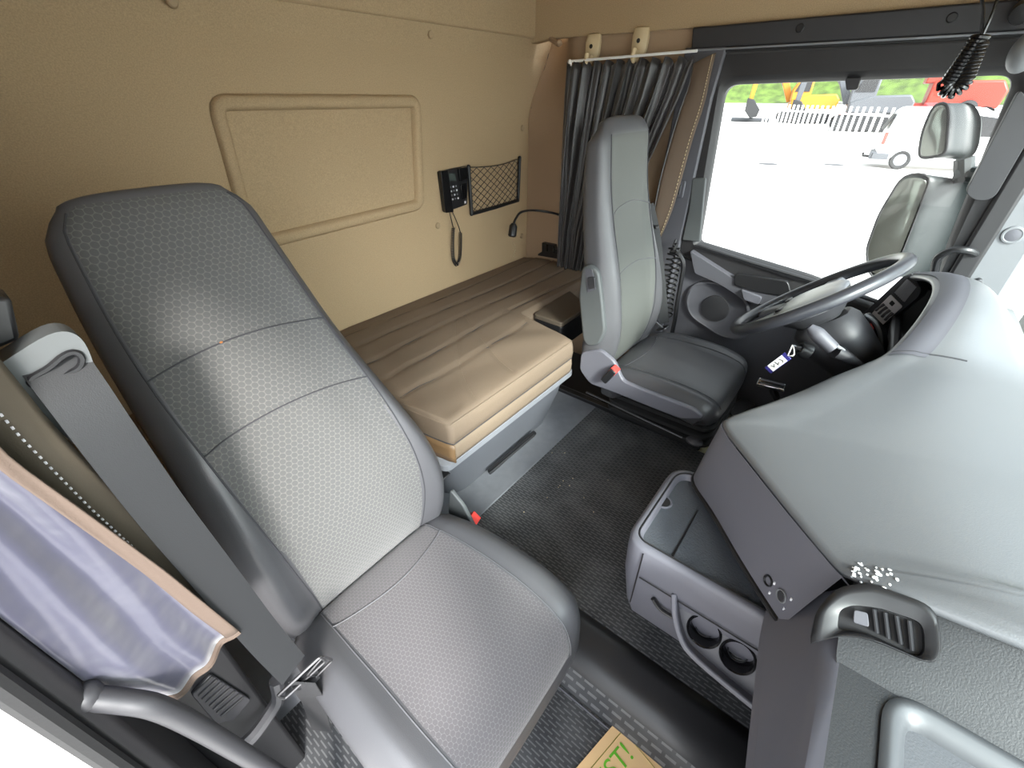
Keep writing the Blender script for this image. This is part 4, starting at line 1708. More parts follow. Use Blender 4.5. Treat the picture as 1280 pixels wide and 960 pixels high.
# column
col = thing('steering_column', WC - WA * .1, 'black steering column cowl below the wheel', 'steering column')
b = B()
def crg(h, w, d, off=0):
    c = WC - WA * h
    return [c + WU * x + WV * (y + off) for x, y in rrect(w, d, min(w, d) * .32)]
b.loft([crg(.078, .15, .14), crg(.10, .18, .17), crg(.16, .18, .17, .01), crg(.24, .15, .14, .03), crg(.42, .10, .10, .05)])
b.build('cowl', 'plastic_d', col, angle=50)
b = B()
b.tube([WC - WA * .35 + WV * .05, WC - WA * .62 + WV * .12 + Vector((0, -.02, -.02))], .035, 12)
b.build('shaft_boot', 'rubber', col)
# stalk lever to the passenger's side
st = thing('stalk_lever', at(1030, 425, X=1.46), 'grey and black retarder stalk sticking out of the steering column', 'stalk')
s0, s1, s2 = at(1022, 418, X=1.40), at(1043, 438, X=1.40), at(1074, 456, X=1.42)
b = B()
b.tube([s1.lerp(s0, -.1), s1.lerp(s2, .5), s2, WC - WA * .12 + WV * -.02], [.019, .015, .011, .011], 12)
b.build('arm', 'plastic_d', st)
b = B()
b.tube([s0 + (s0 - s1) * .5, s0 + (s0 - s1) * .2, s0, s1.lerp(s0, .1)], [.010, .018, .021, .019], 12)
b.build('grip', 'plastic', st)
b = B()
b.tube([s1 + Vector((-.006, .0, .017)), s1.lerp(s2, .3) + Vector((-.004, 0, .015))], .005, 8)
b.build('slider', 'lightplast', st)

# ignition lock with key and tag
KP = at(1003, 437, X=1.44)
kl_ = thing('ignition_lock', KP, 'round black ignition lock with a key in it below the steering column', 'lock')
b = B()
b.lathe([(0, .004), (.010, .004), (.013, .010), (.020, .010), (.024, .002), (.026, -.018)], KP, (-.35, .75, .3), 24)
b.build('barrel', 'black', kl_)
b = B()
kd = Vector((-.35, .75, .3)).normalized()
b.box(KP + kd * .016, (.010, .022, .012), None)
b.tube([KP + kd * .01, KP + kd * .035], .004, 8)
b.build('key', 'steel', kl_, bevel=.002)
tgp = at(972, 454, X=1.36)
tg = thing('key_tag', tgp, 'white key tag with navy blue ends hanging from the ignition key', 'key tag')
tu = (at(984, 446, X=1.36) - at(961, 463, X=1.36)).normalized()        # along the tag, upwards
tn = (CAM - tgp).normalized()
tn = (tn - tu * tn.dot(tu)).normalized()
tw = tu.cross(tn)
R = Matrix((tw, tu, tn)).transposed()
b = B()
b.box(tgp, (.026, .075, .004), R)
b.build('tag_body', 'tagb', tg, bevel=.002)
b = B()
b.box(tgp + tn * .0022, (.023, .052, .001), R)
card = b.build('card', 'tagw', tg)
for k, sh_ in enumerate(([(-.006, -.018), (.004, -.013), (-.004, -.008)], [(-.008, -.002), (.006, .0), (.0, .006)], [(-.006, .012), (.002, .018), (.008, .014)])):
    b = B()
    b.tube([tgp + tn * .0032 + tw * x + tu * y for x, y in sh_], .0011, 5)
    b.build('handwriting', 'ink', card)
b = B()
b.tube(catmull([tgp + tu * .036, tgp + tu * .05 + tw * .008, KP + kd * .032, tgp + tu * .052 - tw * .008, tgp + tu * .036], 6), .0018, 6)
b.build('string', 'tagw', tg)

# pedals
p = at(964, 481, X=1.52)
pd = thing('floor_pedal', p, 'ribbed chrome pedal pad on the dark footwell below the key tag', 'pedal')
b = B()
pu = (at(976, 484, X=1.52) - at(952, 478, X=1.52)).normalized()
R = Matrix((pu, Vector((-.3, .6, .74)).normalized().cross(pu).normalized(), pu.cross(Vector((-.3, .6, .74)).normalized().cross(pu).normalized()))).transposed()
b.box(p, (.085, .032, .014), R)
b.build('pad', 'chrome', pd, bevel=.004)
for k in (-1, 1):
    b = B()
    b.box(p + R @ Vector((0, .009 * k, .008)), (.07, .004, .004), R)
    b.build('rib', 'steel', pd)
b = B()
b.tube([p, p + Vector((.02, -.06, -.10)), p + Vector((.02, -.12, -.25))], .012, 8)
b.build('arm', 'black', pd)
p = at(922, 510, Z=.03)
p = at(924, 508, X=1.58)
b = B()
b.prism(round_poly([at(x, y, Z=-.02) for x, y in ((903, 513), (928, 500), (944, 508), (918, 522))], .006, 3), (0, 0, .012))
tag(b.build('foot_plate', 'steel', bevel=.003), 'small bare metal plate on the driver floor just behind the dashboard nose', 'plate')
b = B()
b.prism([at(x, y, Z=-.06) for x, y in ((866, 574), (905, 518), (928, 520), (918, 565), (884, 596))], (0, 0, .02))
fp = tag(b.build('floor_box', 'paperg', bevel=.002), 'cream cardboard with a green patch lying on the floor beside the driver seat base', 'cardboard')
# ------------------------------------------------------------------ things on the rear wall
def rw(x, y, off=0.):
    return at(x, y, Y=RY) + Vector((0, -off, 0))
ph = thing('wall_phone', rw(563, 238), 'black wall phone with keypad and coiled cord on the beige rear wall', 'phone')
def ppoly(pts, off, depth, rad=.008):
    return round_poly([rw(x, y, off) for x, y in pts], rad, 3), (0, -depth, 0)
b = B()
b.prism(*ppoly(((546, 214), (581, 207), (581, 255), (553, 265)), 0, .018))
base = b.build('cradle', 'black', ph, bevel=.004)
b = B()
b.prism(*ppoly(((545, 213), (554, 212), (561, 264), (551, 265)), .014, .018, .005))
b.build('handset', 'blackg', ph, bevel=.007, seg=3)
b = B()
b.prism(*ppoly(((556, 217), (565, 216), (566, 225), (558, 226)), .0185, .002, .001))
b.build('display', 'screen', base)
for r_ in range(4):
    for c_ in range(3):
        x, y = 559.5 + c_ * 3.4 + r_ * .9, 233.5 + r_ * 5.0 - c_ * .7
        b = B()
        p = rw(x, y, .0195)
        b.box(p, (.0062, .003, .0070))
        b.build('keypad_key', 'offwhite' if (r_ + c_) % 2 else 'lightplast', base)
b = B()
b.prism(*ppoly(((568, 210), (578, 208), (579, 222), (570, 226)), .02, .010, .004))
b.build('cradle_hook', 'blackg', base, bevel=.003)
b = B()
b.prism(*ppoly(((571, 230), (578, 228), (579, 246), (573, 249)), .02, .006, .004))
b.build('latch', 'blackg', base, bevel=.003)
b = B()
p = rw(577, 252, .0235)
b.box(p, (.010, .002, .010))
b.build('label', 'offwhite', base)
b = B()
b.tube(catmull([rw(558, 264, .02), rw(561, 276, .02), rw(563, 284, .02)], 4), .0022, 6)
b.tube(catmull([rw(562, 263, .015), rw(568, 278, .02), rw(572, 290, .02)], 4), .0018, 6)
pth = catmull([rw(563, 284, .020), rw(562, 305, .020), rw(563, 322, .02), rw(567.5, 330, .02), rw(571, 322, .02), rw(572, 305, .02), rw(572, 290, .02)], 6)
b.tube(coil(pth, .0075, 0, 46, per=9), .0022, 5)
b.build('coiled_cord', 'black', ph)

nt_ = thing('net_pocket', rw(615, 262), 'black-framed net pocket beside the wall phone', 'net pocket')
N0, N1, N2, N3 = (583, 208), (587, 267), (645, 250), (647, 197)
b = B()
b.tube([rw(*N0, .014), rw(585, 238, .014), rw(*N1, .014)], .009, 10)
b.tube([rw(*N1, .014), rw(616, 259, .014), rw(*N2, .014)], .009, 10)
b.tube([rw(*N3, .014), rw(646, 225, .014), rw(*N2, .014)], .009, 10)
for q in (N0, N1, N2, N3):
    b.ball(rw(*q, .014), .0095)
b.build('frame', 'black', nt_)
b = B()
def npt(u, v):
    # u along, v down; the free upper edge sags
    a = Vector(rw(*N0, .015)).lerp(rw(*N3, .015), u)
    c = Vector(rw(*N1, .015)).lerp(rw(*N2, .015), u)
    sag = 4 * u * (1 - u) * .012 * (1 - v)
    return a.lerp(c, v) + Vector((0, -.012 * math.sin(PI * u) * (1 - v), -sag))
nx, ny = 8, 6
for i in range(-ny, nx + 1):
    for dr in (0, 1):
        pts = []
        for k in range(13):
            v = k / 12
            u = (i + (v if dr == 0 else 1 - v) * ny) / nx
            if -1e-6 <= u <= 1 + 1e-6:
                pts.append(npt(u, v * .97 + .02))
        if len(pts) > 1:
            b.tube(pts, .0016, 5)
b.tube([npt(i / 16, .01) for i in range(17)], .002, 6)
b.build('net', 'black', nt_)

# gooseneck reading lamp
lp = thing('reading_lamp', at(706, 273, X=2.10), 'black gooseneck reading lamp reaching over the bunk from behind the curtain', 'lamp')
b = B()
gn = catmull([at(707, 272, X=2.11), at(690, 266, X=2.06), at(668, 263, Y=1.42), at(652, 265, Y=1.42), at(645, 273, Y=1.42), at(642, 281, Y=1.42)], 8)
b.tube(gn, .006, 8)
b.build('gooseneck', 'black', lp)
b = B()
h0, h1 = at(642, 279, Y=1.42), at(640, 296, Y=1.42)
b.tube([h0, h0.lerp(h1, .2), h0.lerp(h1, .9), h1], [.010, .020, .022, .016], 12)
b.build('lamp_head', 'black', lp)
b = B()
b.lathe([(.0, .028), (.012, .028), (.016, .02), (.022, .006), (.022, 0)], at(706, 274, X=2.124), (-1, 0, 0), 20)
b.build('mount', 'black', lp)
b = B()
b.tube(catmull([rw(641, 303, .003), rw(644, 310, .003), rw(642, 317, .003), rw(640, 322, .003)], 5), .0018, 6)
tag(b.build('thin_cable', 'clip'), 'thin beige cable on the rear wall running down to the bunk corner', 'cable')
# black bracket in the bunk corner
kb = thing('corner_bracket', at(690, 312, X=2.10), 'black plastic bracket in the bunk corner beside the curtain', 'bracket')
b = B()
b.prism(round_poly([at(x, y, X=2.115) for x, y in ((676, 316), (681, 313), (681, 302), (696, 305), (697, 310), (712, 313), (712, 324), (676, 318))], .003, 3), (-.03, 0, 0))
b.build('plate', 'black', kb, bevel=.003)
for q in ((684, 306), (692, 308)):
    b = B()
    b.tube([at(q[0], q[1], X=2.085), at(q[0], q[1] + 8, X=2.085)], .006, 8)
    b.build('post', 'blackg', kb)

# curtain rail and cream clips
b = B()
b.tube([(2.045, 1.300, 1.332), (2.045, .735, 1.345)], .005, 8)
b.ball((2.045, 1.300, 1.331), .009)
b.tube([(2.045, 1.292, 1.332), (2.045, 1.292, 1.315)], .004, 8)
b.tube([(2.045, 1.28, 1.332), (2.115, 1.28, 1.335)], .004, 8)
tag(b.build('curtain_rail', 'white'), 'thin white curtain rail above the dark driver-side curtain', 'curtain rail')
for (px, lab) in ((741, 'left one of the two cream coat hooks above the dark curtain'), (800, 'right one of the two cream coat hooks, nearer the dark header rail')):
    c = at(px, 60 if px == 741 else 53, X=2.10)
    ck = thing('coat_hook', c, lab, 'coat hook', None)
    b = B()
    yy_, zz_ = c.y, c.z
    rr = []
    for dz, wv, dp in ((.052, .018, .006), (.047, .029, .018), (.02, .034, .026), (-.02, .032, .026), (-.042, .024, .020)):
        rr.append([Vector((2.112, yy_ + wv, zz_ + dz)), Vector((2.112 - dp * .7, yy_ + wv, zz_ + dz)), Vector((2.112 - dp, yy_ + wv * .6, zz_ + dz)), Vector((2.112 - dp, yy_ - wv * .6, zz_ + dz)), Vector((2.112 - dp * .7, yy_ - wv, zz_ + dz)), Vector((2.112, yy_ - wv, zz_ + dz))])
    b.loft(rr)
    bdy = b.build('plate', 'clip', ck, angle=40)
    b = B()
    b.lathe([(0, .003), (.007, .003), (.0085, 0)], (2.0865, yy_ + .002, zz_ + .005), (-1, 0, 0), 16)
    b.build('screw_hole', 'black', bdy)
    b = B()
    b.tube(catmull([(2.092, yy_, zz_ - .03), (2.078, yy_, zz_ - .055), (2.06, yy_, zz_ - .058), (2.052, yy_, zz_ - .040), (2.055, yy_, zz_ - .022)], 5), [.013] * 10 + [.012] * 6 + [.010] * 5, 10)
    b.build('hook', 'clip', ck)

# ------------------------------------------------------------------ curtains
dcur = thing('curtain', (2.06, 1.05, .4), 'gathered charcoal curtain with a tan hem, tied back beside the driver window', 'curtain')
def cy(z):
    f = (1.34 - z) / (1.34 - .40)
    y1 = interp(z, [.40, .8, 1.2, 1.34], [1.30, 1.31, 1.32, 1.318])
    y0 = interp(z, [.40, .62, .80, 1.0, 1.2, 1.34], [1.04, .99, .90, .83, .765, .735])
    return y0, y1
NF = 11
def cpt(s, z, off=0.):
    y0, y1 = cy(z)
    f = (1.34 - z) / .94
    amp = lerp(.012, .020, smooth(f * 3)) * (1 - .2 * f)
    ph_ = s * NF * 2 * PI
    w1 = math.sin(ph_ + .8 * math.sin(3.1 * s * PI + 2 * f)) + .35 * math.sin(2.3 * ph_ + 1.0 + 2 * f)
    x = 2.055 - amp * w1 - .012 * math.sin(PI * f) - .02 * f
    return Vector((x - off, lerp(y0, y1, s) + .006 * math.sin(ph_ * 2 + .5), z + .012 * (1 - f) ** 6 * math.sin(ph_ + 1)))
b = B()
ns, nz = 200, 34
b.grid([[cpt(i / ns, 1.322 - .922 * k / nz) for i in range(ns + 1)] for k in range(nz + 1)])
b.build('cloth', 'curtain', dcur, angle=180, solid=.002)
# tan front hem, hanging free to the belt post
HE = [((866, 80), (895, 66)), ((862, 105), (889, 90)), ((850, 140), (880, 130)), ((838, 180), (866, 172)), ((826, 225), (853, 218)), ((818, 265), (840, 262)), ((812, 292), (826, 296))]
b = B()
rowsH = []
for k, (l, r) in enumerate(HE):
    xx = 2.03 - .012 * k
    a, c = at(*l, X=xx), at(*r, X=xx)
    rowsH.append([a.lerp(c, j / 8) + Vector((-.006 * math.sin(PI * j / 8 + .3 * k), 0, 0)) for j in range(9)])
cols = list(zip(*rowsH))
cols = [catmull(c, 5) for c in cols]
b.grid([list(r) for r in zip(*cols)])
hm = b.build('hem_band', 'tan', dcur, angle=180, solid=.002)
edge_ = cols[-1]
for k in range(0, len(edge_) - 1, 1):
    pass
b = B()
inner = cols[-2]
for k in range(0, len(inner) - 1):
    p, q = Vector(inner[k]), Vector(inner[k + 1])
    for f in (.1, .6):
        b.tube([p.lerp(q, f) + Vector((-.003, 0, 0)), p.lerp(q, f + .3) + Vector((-.003, 0, 0))], .0012, 5)
b.build('stitching', 'clip', hm)
b = B()
b.tube([Vector(p) + Vector((-.001, 0, 0)) for p in cols[0]], .003, 6)
b.build('fold_edge', 'curtain', dcur)

# passenger-side curtain bunched at the pillar by the camera
pcur = thing('curtain', (-.05, .52, .56), 'tied-back curtain with satin blue-grey face and tan hem at the near door pillar', 'curtain')
def pc_row(z):
    f = interp(z, [.50, .58, .75, .95, 1.3], [0, .0, .35, .85, 1.0])
    x1 = lerp(.006, -.062, f)
    x0 = lerp(-.098, -.124, smooth((z - .55) / .12))
    return x0, x1
def pcp(s, z):
    x0, x1 = pc_row(z)
    x = lerp(x0, x1, s)
    y = .497 + .008 * math.sin(s * 5.5 + z * 5) + .004 * math.sin(s * 17 - z * 11 + 1) - .006 * s
    return Vector((x, y, z))
zz = [.556 + .02 * i for i in range(40)]
def zb(s, z):
    # bottom edge slopes up to the hem
    return z + (.022 * s) * max(0, 1 - (z - .556) / .2)
b = B()
b.grid([[pcp(s, zb(s, z)) for s in [i / 28 for i in range(26)]] for z in zz])
b.build('satin_face', 'satin', pcur, angle=180, solid=.0016)
b = B()
b.grid([[pcp(s, zb(s, z)) + Vector((0, -.003, 0)) for s in [.86 + .14 * i / 6 for i in range(7)]] for z in zz])
b.build('hem_band', 'tan_near', pcur, angle=180, solid=.002)
b = B()
for k in range(0, 3):
    pass
b.tube([pcp(i / 28, zb(i / 28, .556)) + Vector((0, -.002, 0)) for i in range(29)], .0045, 6)
b.build('bottom_hem', 'tan_near', pcur)
# olive lining hanging behind
def olp(s, z):
    x1 = interp(z, [.50, .60, .72, .85, .95, 1.3], [.020, .016, .002, -.014, -.022, -.03])
    return Vector((lerp(-.125, x1, s), .535 + .010 * math.sin(s * 9 + z * 4), z))
b = B()
b.grid([[olp(i / 20, z + .02) for i in range(21)] for z in zz])
ol = b.build('lining', 'olive', pcur, angle=180, solid=.0016)
b = B()
for k in range(60):
    z = .62 + .0072 * k
    a = olp(.80, z) + Vector((0, -.003, 0))
    b.tube([a, olp(.80, z + .003) + Vector((0, -.003, 0))], .0010, 5)
b.build('stitching', 'offwhite', ol)

# vent grille in the lower pillar trim
vg2 = thing('vent_grille', (-.06, .60, .32), 'black slotted vent grille on the pillar trim below the near curtain', 'vent')
def vq(x, y, off=0.):
    return at(x, y, Y=.605 - off)
b = B()
q = [vq(x, y) for x, y in ((238, 866), (262, 840), (312, 872), (290, 898), (268, 902))]
b.prism(round_poly(q, .006, 3), (0, -.006, 0))
b.build('frame', 'plastic_d', vg2, bevel=.002)
for k in range(8):
    f = k / 7
    b = B()
    b.tube([vq(lerp(244, 276, f), lerp(866, 896, f), .008), vq(lerp(266, 304, f), lerp(846, 872, f), .008)], .0025, 6)
    b.build('slat', 'black', vg2)
# dark trim moulding beside it
b = B()
b.tube(catmull([at(345, 850, Y=.56), at(348, 872, Y=.56), at(335, 895, Y=.56), at(318, 918, Y=.56), at(300, 935, Y=.56)], 5), .012, 8)
structure(b.build('trim_17', 'plastic_d'))
b = B()
b.prism([at(x, y, Y=.585) for x, y in ((-10, 372), (14, 372), (26, 425), (-10, 440))], (0, .04, 0))
structure(b.build('trim_18', 'black', bevel=.004))

# grab handle by the near door opening
gh = thing('grab_handle', (-.12, .49, .3), 'long grey grab handle beside the near door opening', 'handle')
b = B()
pts = [at(107, 872, Y=.485), at(150, 876, Y=.47), at(195, 884, Y=.455), at(240, 905, Y=.455), at(300, 940, Y=.455), at(400, 1000, Y=.455), at(480, 1050, Y=.46)]
b.tube(catmull(pts, 6), .0125, 12)
b.build('bar', 'plastic_d', gh)
b = B()
b.ball(at(107, 871, Y=.485), .016)
b.build('end_cap', 'plastic_d', gh)
b = B()
b.tube([at(98, 852, Y=.53), at(110, 872, Y=.49)], .012, 10)
b.build('foot', 'plastic_l', gh)

# coiled black air hoses beside the driver's seat, with the dark bar
ch_ = thing('coiled_hose', at(835, 400, X=1.98), 'black coiled hose hanging between the driver seat and the door', 'hose')
b = B()
pth = catmull([at(842, 306, X=2.02), at(836, 335, X=2.02), at(831, 360, X=2.02), at(829, 390, X=2.02)], 6)
b.tube(coil(pth, .016, 0, 13, per=10), .0045, 6)
pth = catmull([at(842, 306, X=2.0), at(848, 320, X=2.0), at(843, 345, X=2.0), at(838, 375, X=2.0), at(836, 398, X=2.0)], 6)
b.tube(coil(pth, .014, 0, 15, per=10), .0042, 6)
b.build('coil', 'rubber', ch_)
b = B()
b.tube([at(845, 300, X=2.05), at(842, 308, X=2.02)], .006, 8)
b.build('end_fitting', 'steel', ch_)
b = B()
b.tube(catmull([at(838, 314, X=2.0), at(848, 318, X=2.0), at(854, 328, X=2.0), at(853, 342, X=2.0), at(847, 375, X=2.0), at(841, 412, X=2.0), Vector((2.0, at(841, 412, X=2.0).y, -.14))], 6), .010, 8)
tag(b.build('handle_bar', 'black'), 'bent black bar standing beside the door speaker, behind the driver cushion', 'handle')

# coiled cord hanging from the roof at the window corner
cc = thing('spiral_cable', (2.02, -.16, 1.30), 'black coiled radio cord hanging from the roof in front of the side window', 'cord')
def cz_(x, y):
    return at(x, y, X=1.72)
b = B()
b.tube(catmull([cz_(1226, -12), cz_(1229, 15), cz_(1227, 38), cz_(1229, 46)], 5), .0035, 6)
b.tube(catmull([cz_(1250, -12), cz_(1240, 18), cz_(1231, 38), cz_(1226, 50)], 5), .0035, 6)
pth = catmull([cz_(1227, 44), cz_(1212, 66), cz_(1197, 88), cz_(1186, 104), cz_(1182, 108), cz_(1191, 113), cz_(1203, 104), cz_(1212, 82), cz_(1224, 54)], 6)
b.tube(coil(pth, .0155, 0, 30, per=12), .0047, 6)
b.build('coil', 'blackg', cc)
# note on the footwell mat
NZ = -.094
nt0 = at(777, 894, Z=NZ)
note = thing('paper_sign', nt0, 'tan paper sign with green lettering lying on the near footwell mat', 'paper')
e1 = (at(722, 958, Z=NZ) - nt0).normalized()
e2 = Vector((e1.y, -e1.x, 0))
if e2.dot(at(828, 958, Z=NZ) - nt0) < 0:
    e2 = -e2
b = B()
b.prism([nt0, nt0 + e1 * .30, nt0 + e1 * .30 + e2 * .21, nt0 + e2 * .21], (0, 0, .0008))
pp_ = b.build('sheet', 'paper', note)
b = B()
c4 = [nt0 + e1 * a + e2 * c_ + Vector((0, 0, .0012)) for a, c_ in ((.022, .022), (.28, .022), (.28, .19), (.022, .19))]
b.tube(c4, .0010, 4, closed=True)
b.build('border_line', 'greend', pp_)
# lettering reads with its top towards the console
xd = (at(775, 925, Z=NZ) - at(760, 958, Z=NZ))
up_ = (at(758, 935, Z=NZ) - at(785, 955, Z=NZ))
org = at(768, 944, Z=NZ - 0) + Vector((0, 0, .0016))
xdir = -e1
zdir = Vector((0, 0, 1))
o = text('lettering', 'JUST!', .056, 'green', pp_, frame_matrix(nt0 + e1 * .040 + e2 * .055 + Vector((0, 0, .0014)), xdir, zdir), .0003, 'RIGHT')

# pale fitting at the front end of the header rail
vf = thing('visor_mount', at(1276, 55, X=2.0), 'pale grey rounded fitting with a black cap at the front end of the header rail', 'fitting')
b = B()
b.ball(at(1283, 64, X=2.02), (.035, .035, .05), 14)
b.build('cover', 'lightplast', vf)
b = B()
b.lathe([(0, .03), (.022, .028), (.028, .01), (.028, -.03)], at(1280, 14, X=2.05), (-1, .2, -.3), 20)
b.build('cap', 'black', vf)

# crumbs and grit lying about
random.seed(11)
b = B()
for px, py in ((700, 607), (704, 601), (716, 598), (698, 609), (712, 607), (730, 622), (742, 640), (690, 566), (655, 640), (706, 566), (760, 600), (668, 545), (684, 622), (640, 690)):
    p = at(px, py, Z=.002)
    if p.y < .70:
        b.ball(p, (random.uniform(.0012, .0028), random.uniform(.0012, .0026), .0014), 6)
tag(b.build('grit', 'clip'), 'pale grit scattered on the black tread mat', 'grit', None, 'stuff')
v_, q_ = .66, .05
b = B()
best = min((( at_ := pb.surf(v / 100, q / 50, .003)), (Vector(((at_ - CAM).dot(_r) / (at_ - CAM).dot(_fw) * F_PX + 640 - 275, 480 - (at_ - CAM).dot(_up) / (at_ - CAM).dot(_fw) * F_PX - 428)).length)) [::-1] + (v, q) for v in range(40, 100) for q in range(-30, 31))
b.ball(best[1], (.003, .002, .002), 6)
tag(b.build('crumb', mat('rust_brown', rgb(150, 96, 50), .8)), 'tiny orange-brown crumb on the honeycomb fabric of the near backrest', 'crumb')
# ------------------------------------------------------------------ outside
GZ = -1.2
b = B()
b.add([(-60, -220, GZ), (420, -220, GZ), (420, 320, GZ), (-60, 320, GZ)], [(0, 1, 2, 3)])
structure(b.build('ground', 'concrete', flat=True))
def g(x, y):
    return at(x, y, Z=GZ)
# grass bank beyond the yard
b = B()
rows_ = []
for k in range(9):
    f = k / 8
    rows_.append([(240 + 60 * f + 4 * math.sin(j * .7), -120 + j * 14, GZ + 26 * smooth(f) + 1.2 * math.sin(j * 1.3 + k)) for j in range(24)])
b.grid(rows_)
bank = b.build('grass', 'grass', angle=180)
tag(bank, 'green grass bank beyond the fence', 'grass', None, 'stuff')

# van
vo_ = g(1087, 210)
fwd = Vector((.10, -1, 0)).normalized()      # the van points along the fence
van = thing('van', vo_, 'white panel van parked on the pale yard, seen past the wing mirrors', 'van')
sidev = Vector((0, 0, 1)).cross(fwd)
def vp(u, v, z):
    return vo_ + fwd * u + sidev * v + Vector((0, 0, z))
w2 = 1.0
sg = sidev if sidev.x > 0 else -sidev
def vp(u, v, z):
    return vo_ + fwd * u + sg * v + Vector((0, 0, z))
prof = [(.02, .38), (.0, .9), (.10, 1.3), (.22, 1.95), (.40, 2.08), (2.6, 2.08), (3.1, 1.85), (3.7, 1.25), (4.4, 1.05), (4.6, .8), (4.6, .38)]
b = B()
b.prism([vp(u, 0, z) for u, z in prof], sg * 1.75)
b.build('body', 'white', van, bevel=.06, seg=3)
for u in (.85, 3.65):
    wh = B()
    wh.lathe([(.0, .02), (.16, .02), (.19, .04), (.30, .04), (.34, .0), (.34, -.18)], vp(u, .02, .34), -sg, 28)
    wo = wh.build('wheel', 'rubber', van)
    wh = B()
    wh.lathe([(.0, .055), (.10, .06), (.20, .045), (.21, .02)], vp(u, .02, .34), -sg, 24)
    wc_ = wh.build('wheel_cover', 'rim', wo)
b = B()
b.box(vp(.02, .87, .45), (1.7, .25, .25), None)
b.prism([vp(-.10, -.02, .32), vp(-.10, -.02, .55), vp(.45, -.02, .55), vp(.45, -.02, .32)], sg * 1.79)
b.build('bumper', 'greyp', van, bevel=.03)
b = B()
b.tube([vp(-.1, .85, .35), vp(-.35, .85, .36), vp(-.36, .85, .48)], .05, 8)
b.build('tow_bar', 'darkp', van)
b = B()
b.prism([vp(.04, -.015, .85), vp(.04, -.015, 1.25), vp(.16, -.015, 1.25), vp(.16, -.015, .85)], sg * .02)
b.build('tail_lamp', 'red', van)
b = B()
b.prism([vp(2.5, -.012, 1.2), vp(3.55, -.012, 1.2), vp(3.05, -.012, 1.78), vp(2.5, -.012, 1.85)], sg * .02)
b.build('window', 'darkp', van)
b = B()
b.prism([vp(-.02 + .0, .2, 1.32), vp(-.02, 1.55, 1.32), vp(.16, 1.5, 1.85), vp(.16, .25, 1.85)], -fwd * .03)
b.build('rear_window', 'darkp', van)
b = B()
b.box(vp(1.6, -.02, 1.18), (.05, .9, .06))
b.build('slide_rail', 'greyp', van)

# fence of pale pickets
F0 = g(950, 163)
F1 = F0 + (g(1115, 186) - F0) * 1.9
fence = thing('fence', F0, 'pale picket fence across the yard in front of the machines', 'fence')
fd = (F1 - F0)
n_ = max(10, min(99, int(fd.length / .60)))
for k in range(n_):
    p = F0 + fd * (k / n_)
    b = B()
    b.box(p + Vector((0, 0, .95)), (.05, .13, 1.9))
    b.build('picket', 'white', fence)
b = B()
for z in (.4, 1.5):
    b.tube([F0 + Vector((.05, 0, z)), F1 + Vector((.05, 0, z))], .05, 6)
b.build('fence_rail', 'white', fence)

def excavator(name, base, s, paint, yaw, label, boom=True, grab=False):
    t = thing(name, base, label, 'excavator')
    R = Matrix.Rotation(yaw, 3, 'Z')
    def q(x, y, z):
        return base + R @ (Vector((x, y, z)) * s)
    def pr(pts, y0, y1):
        return [q(x, y0, z) for x, z in pts], R @ Vector((0, (y1 - y0) * s, 0))
    for y in (-1.3, .8):
        b = B()
        b.prism(*pr([(-1.9, .45), (-1.6, .05), (1.6, .05), (1.9, .45), (1.6, .85), (-1.6, .85)], y, y + .5))
        b.build('track', 'darkp', t, bevel=.06 * s)
    b = B()
    b.prism(*pr([(-1.9, 1.0), (1.2, 1.0), (1.2, 1.6), (.2, 1.9), (-1.7, 1.95), (-2.0, 1.6)], -1.25, 1.25))
    b.build('upper_body', paint, t, bevel=.08 * s)
    b = B()
    b.prism(*pr([(.0, 1.5), (1.25, 1.5), (1.3, 2.2), (.9, 3.0), (.0, 3.0)], .2, 1.2))
    cb = b.build('cab', paint, t, bevel=.06 * s)
    b = B()
    b.prism(*pr([(.15, 2.1), (1.15, 2.1), (.85, 2.85), (.15, 2.85)], .15, 1.25))
    b.build('cab_window', 'darkp', cb)
    b = B()
    bo_ = [(1.0, 1.5), (1.7, 3.0), (2.6, 4.0), (3.9, 4.0), (3.9, 3.6), (2.8, 3.5), (2.1, 2.7), (1.4, 1.4)]
    b.prism(*pr(bo_, -.45, -.05))
    b.build('boom', paint, t, bevel=.04 * s)
    b = B()
    b.prism(*pr([(3.7, 4.2), (4.1, 4.1), (4.2, 1.6), (3.9, 1.5)], -.4, -.1))
    b.build('stick', paint, t, bevel=.03 * s)
    b = B()
    b.prism(*pr([(3.8, 1.6), (4.3, 1.7), (4.3, .8), (3.8, .3), (3.3, .4), (3.2, .9)], -.8, .3))
    b.build('bucket', 'darkp', t, bevel=.04 * s)
    b = B()
    b.tube([q(1.2, -.5, 1.7), q(2.5, -.5, 3.2)], .09 * s, 8)
    b.build('cylinder_ram', 'steel', t)
    return t
excavator('excavator', g(1000, 154), 1.35, 'yellow', math.radians(105), 'yellow excavator beyond the fence, leftmost machine in the window')
excavator('excavator', g(1075, 164), 1.3, 'greyp', math.radians(100), 'grey excavator with raised boom beyond the fence, next to the yellow one')
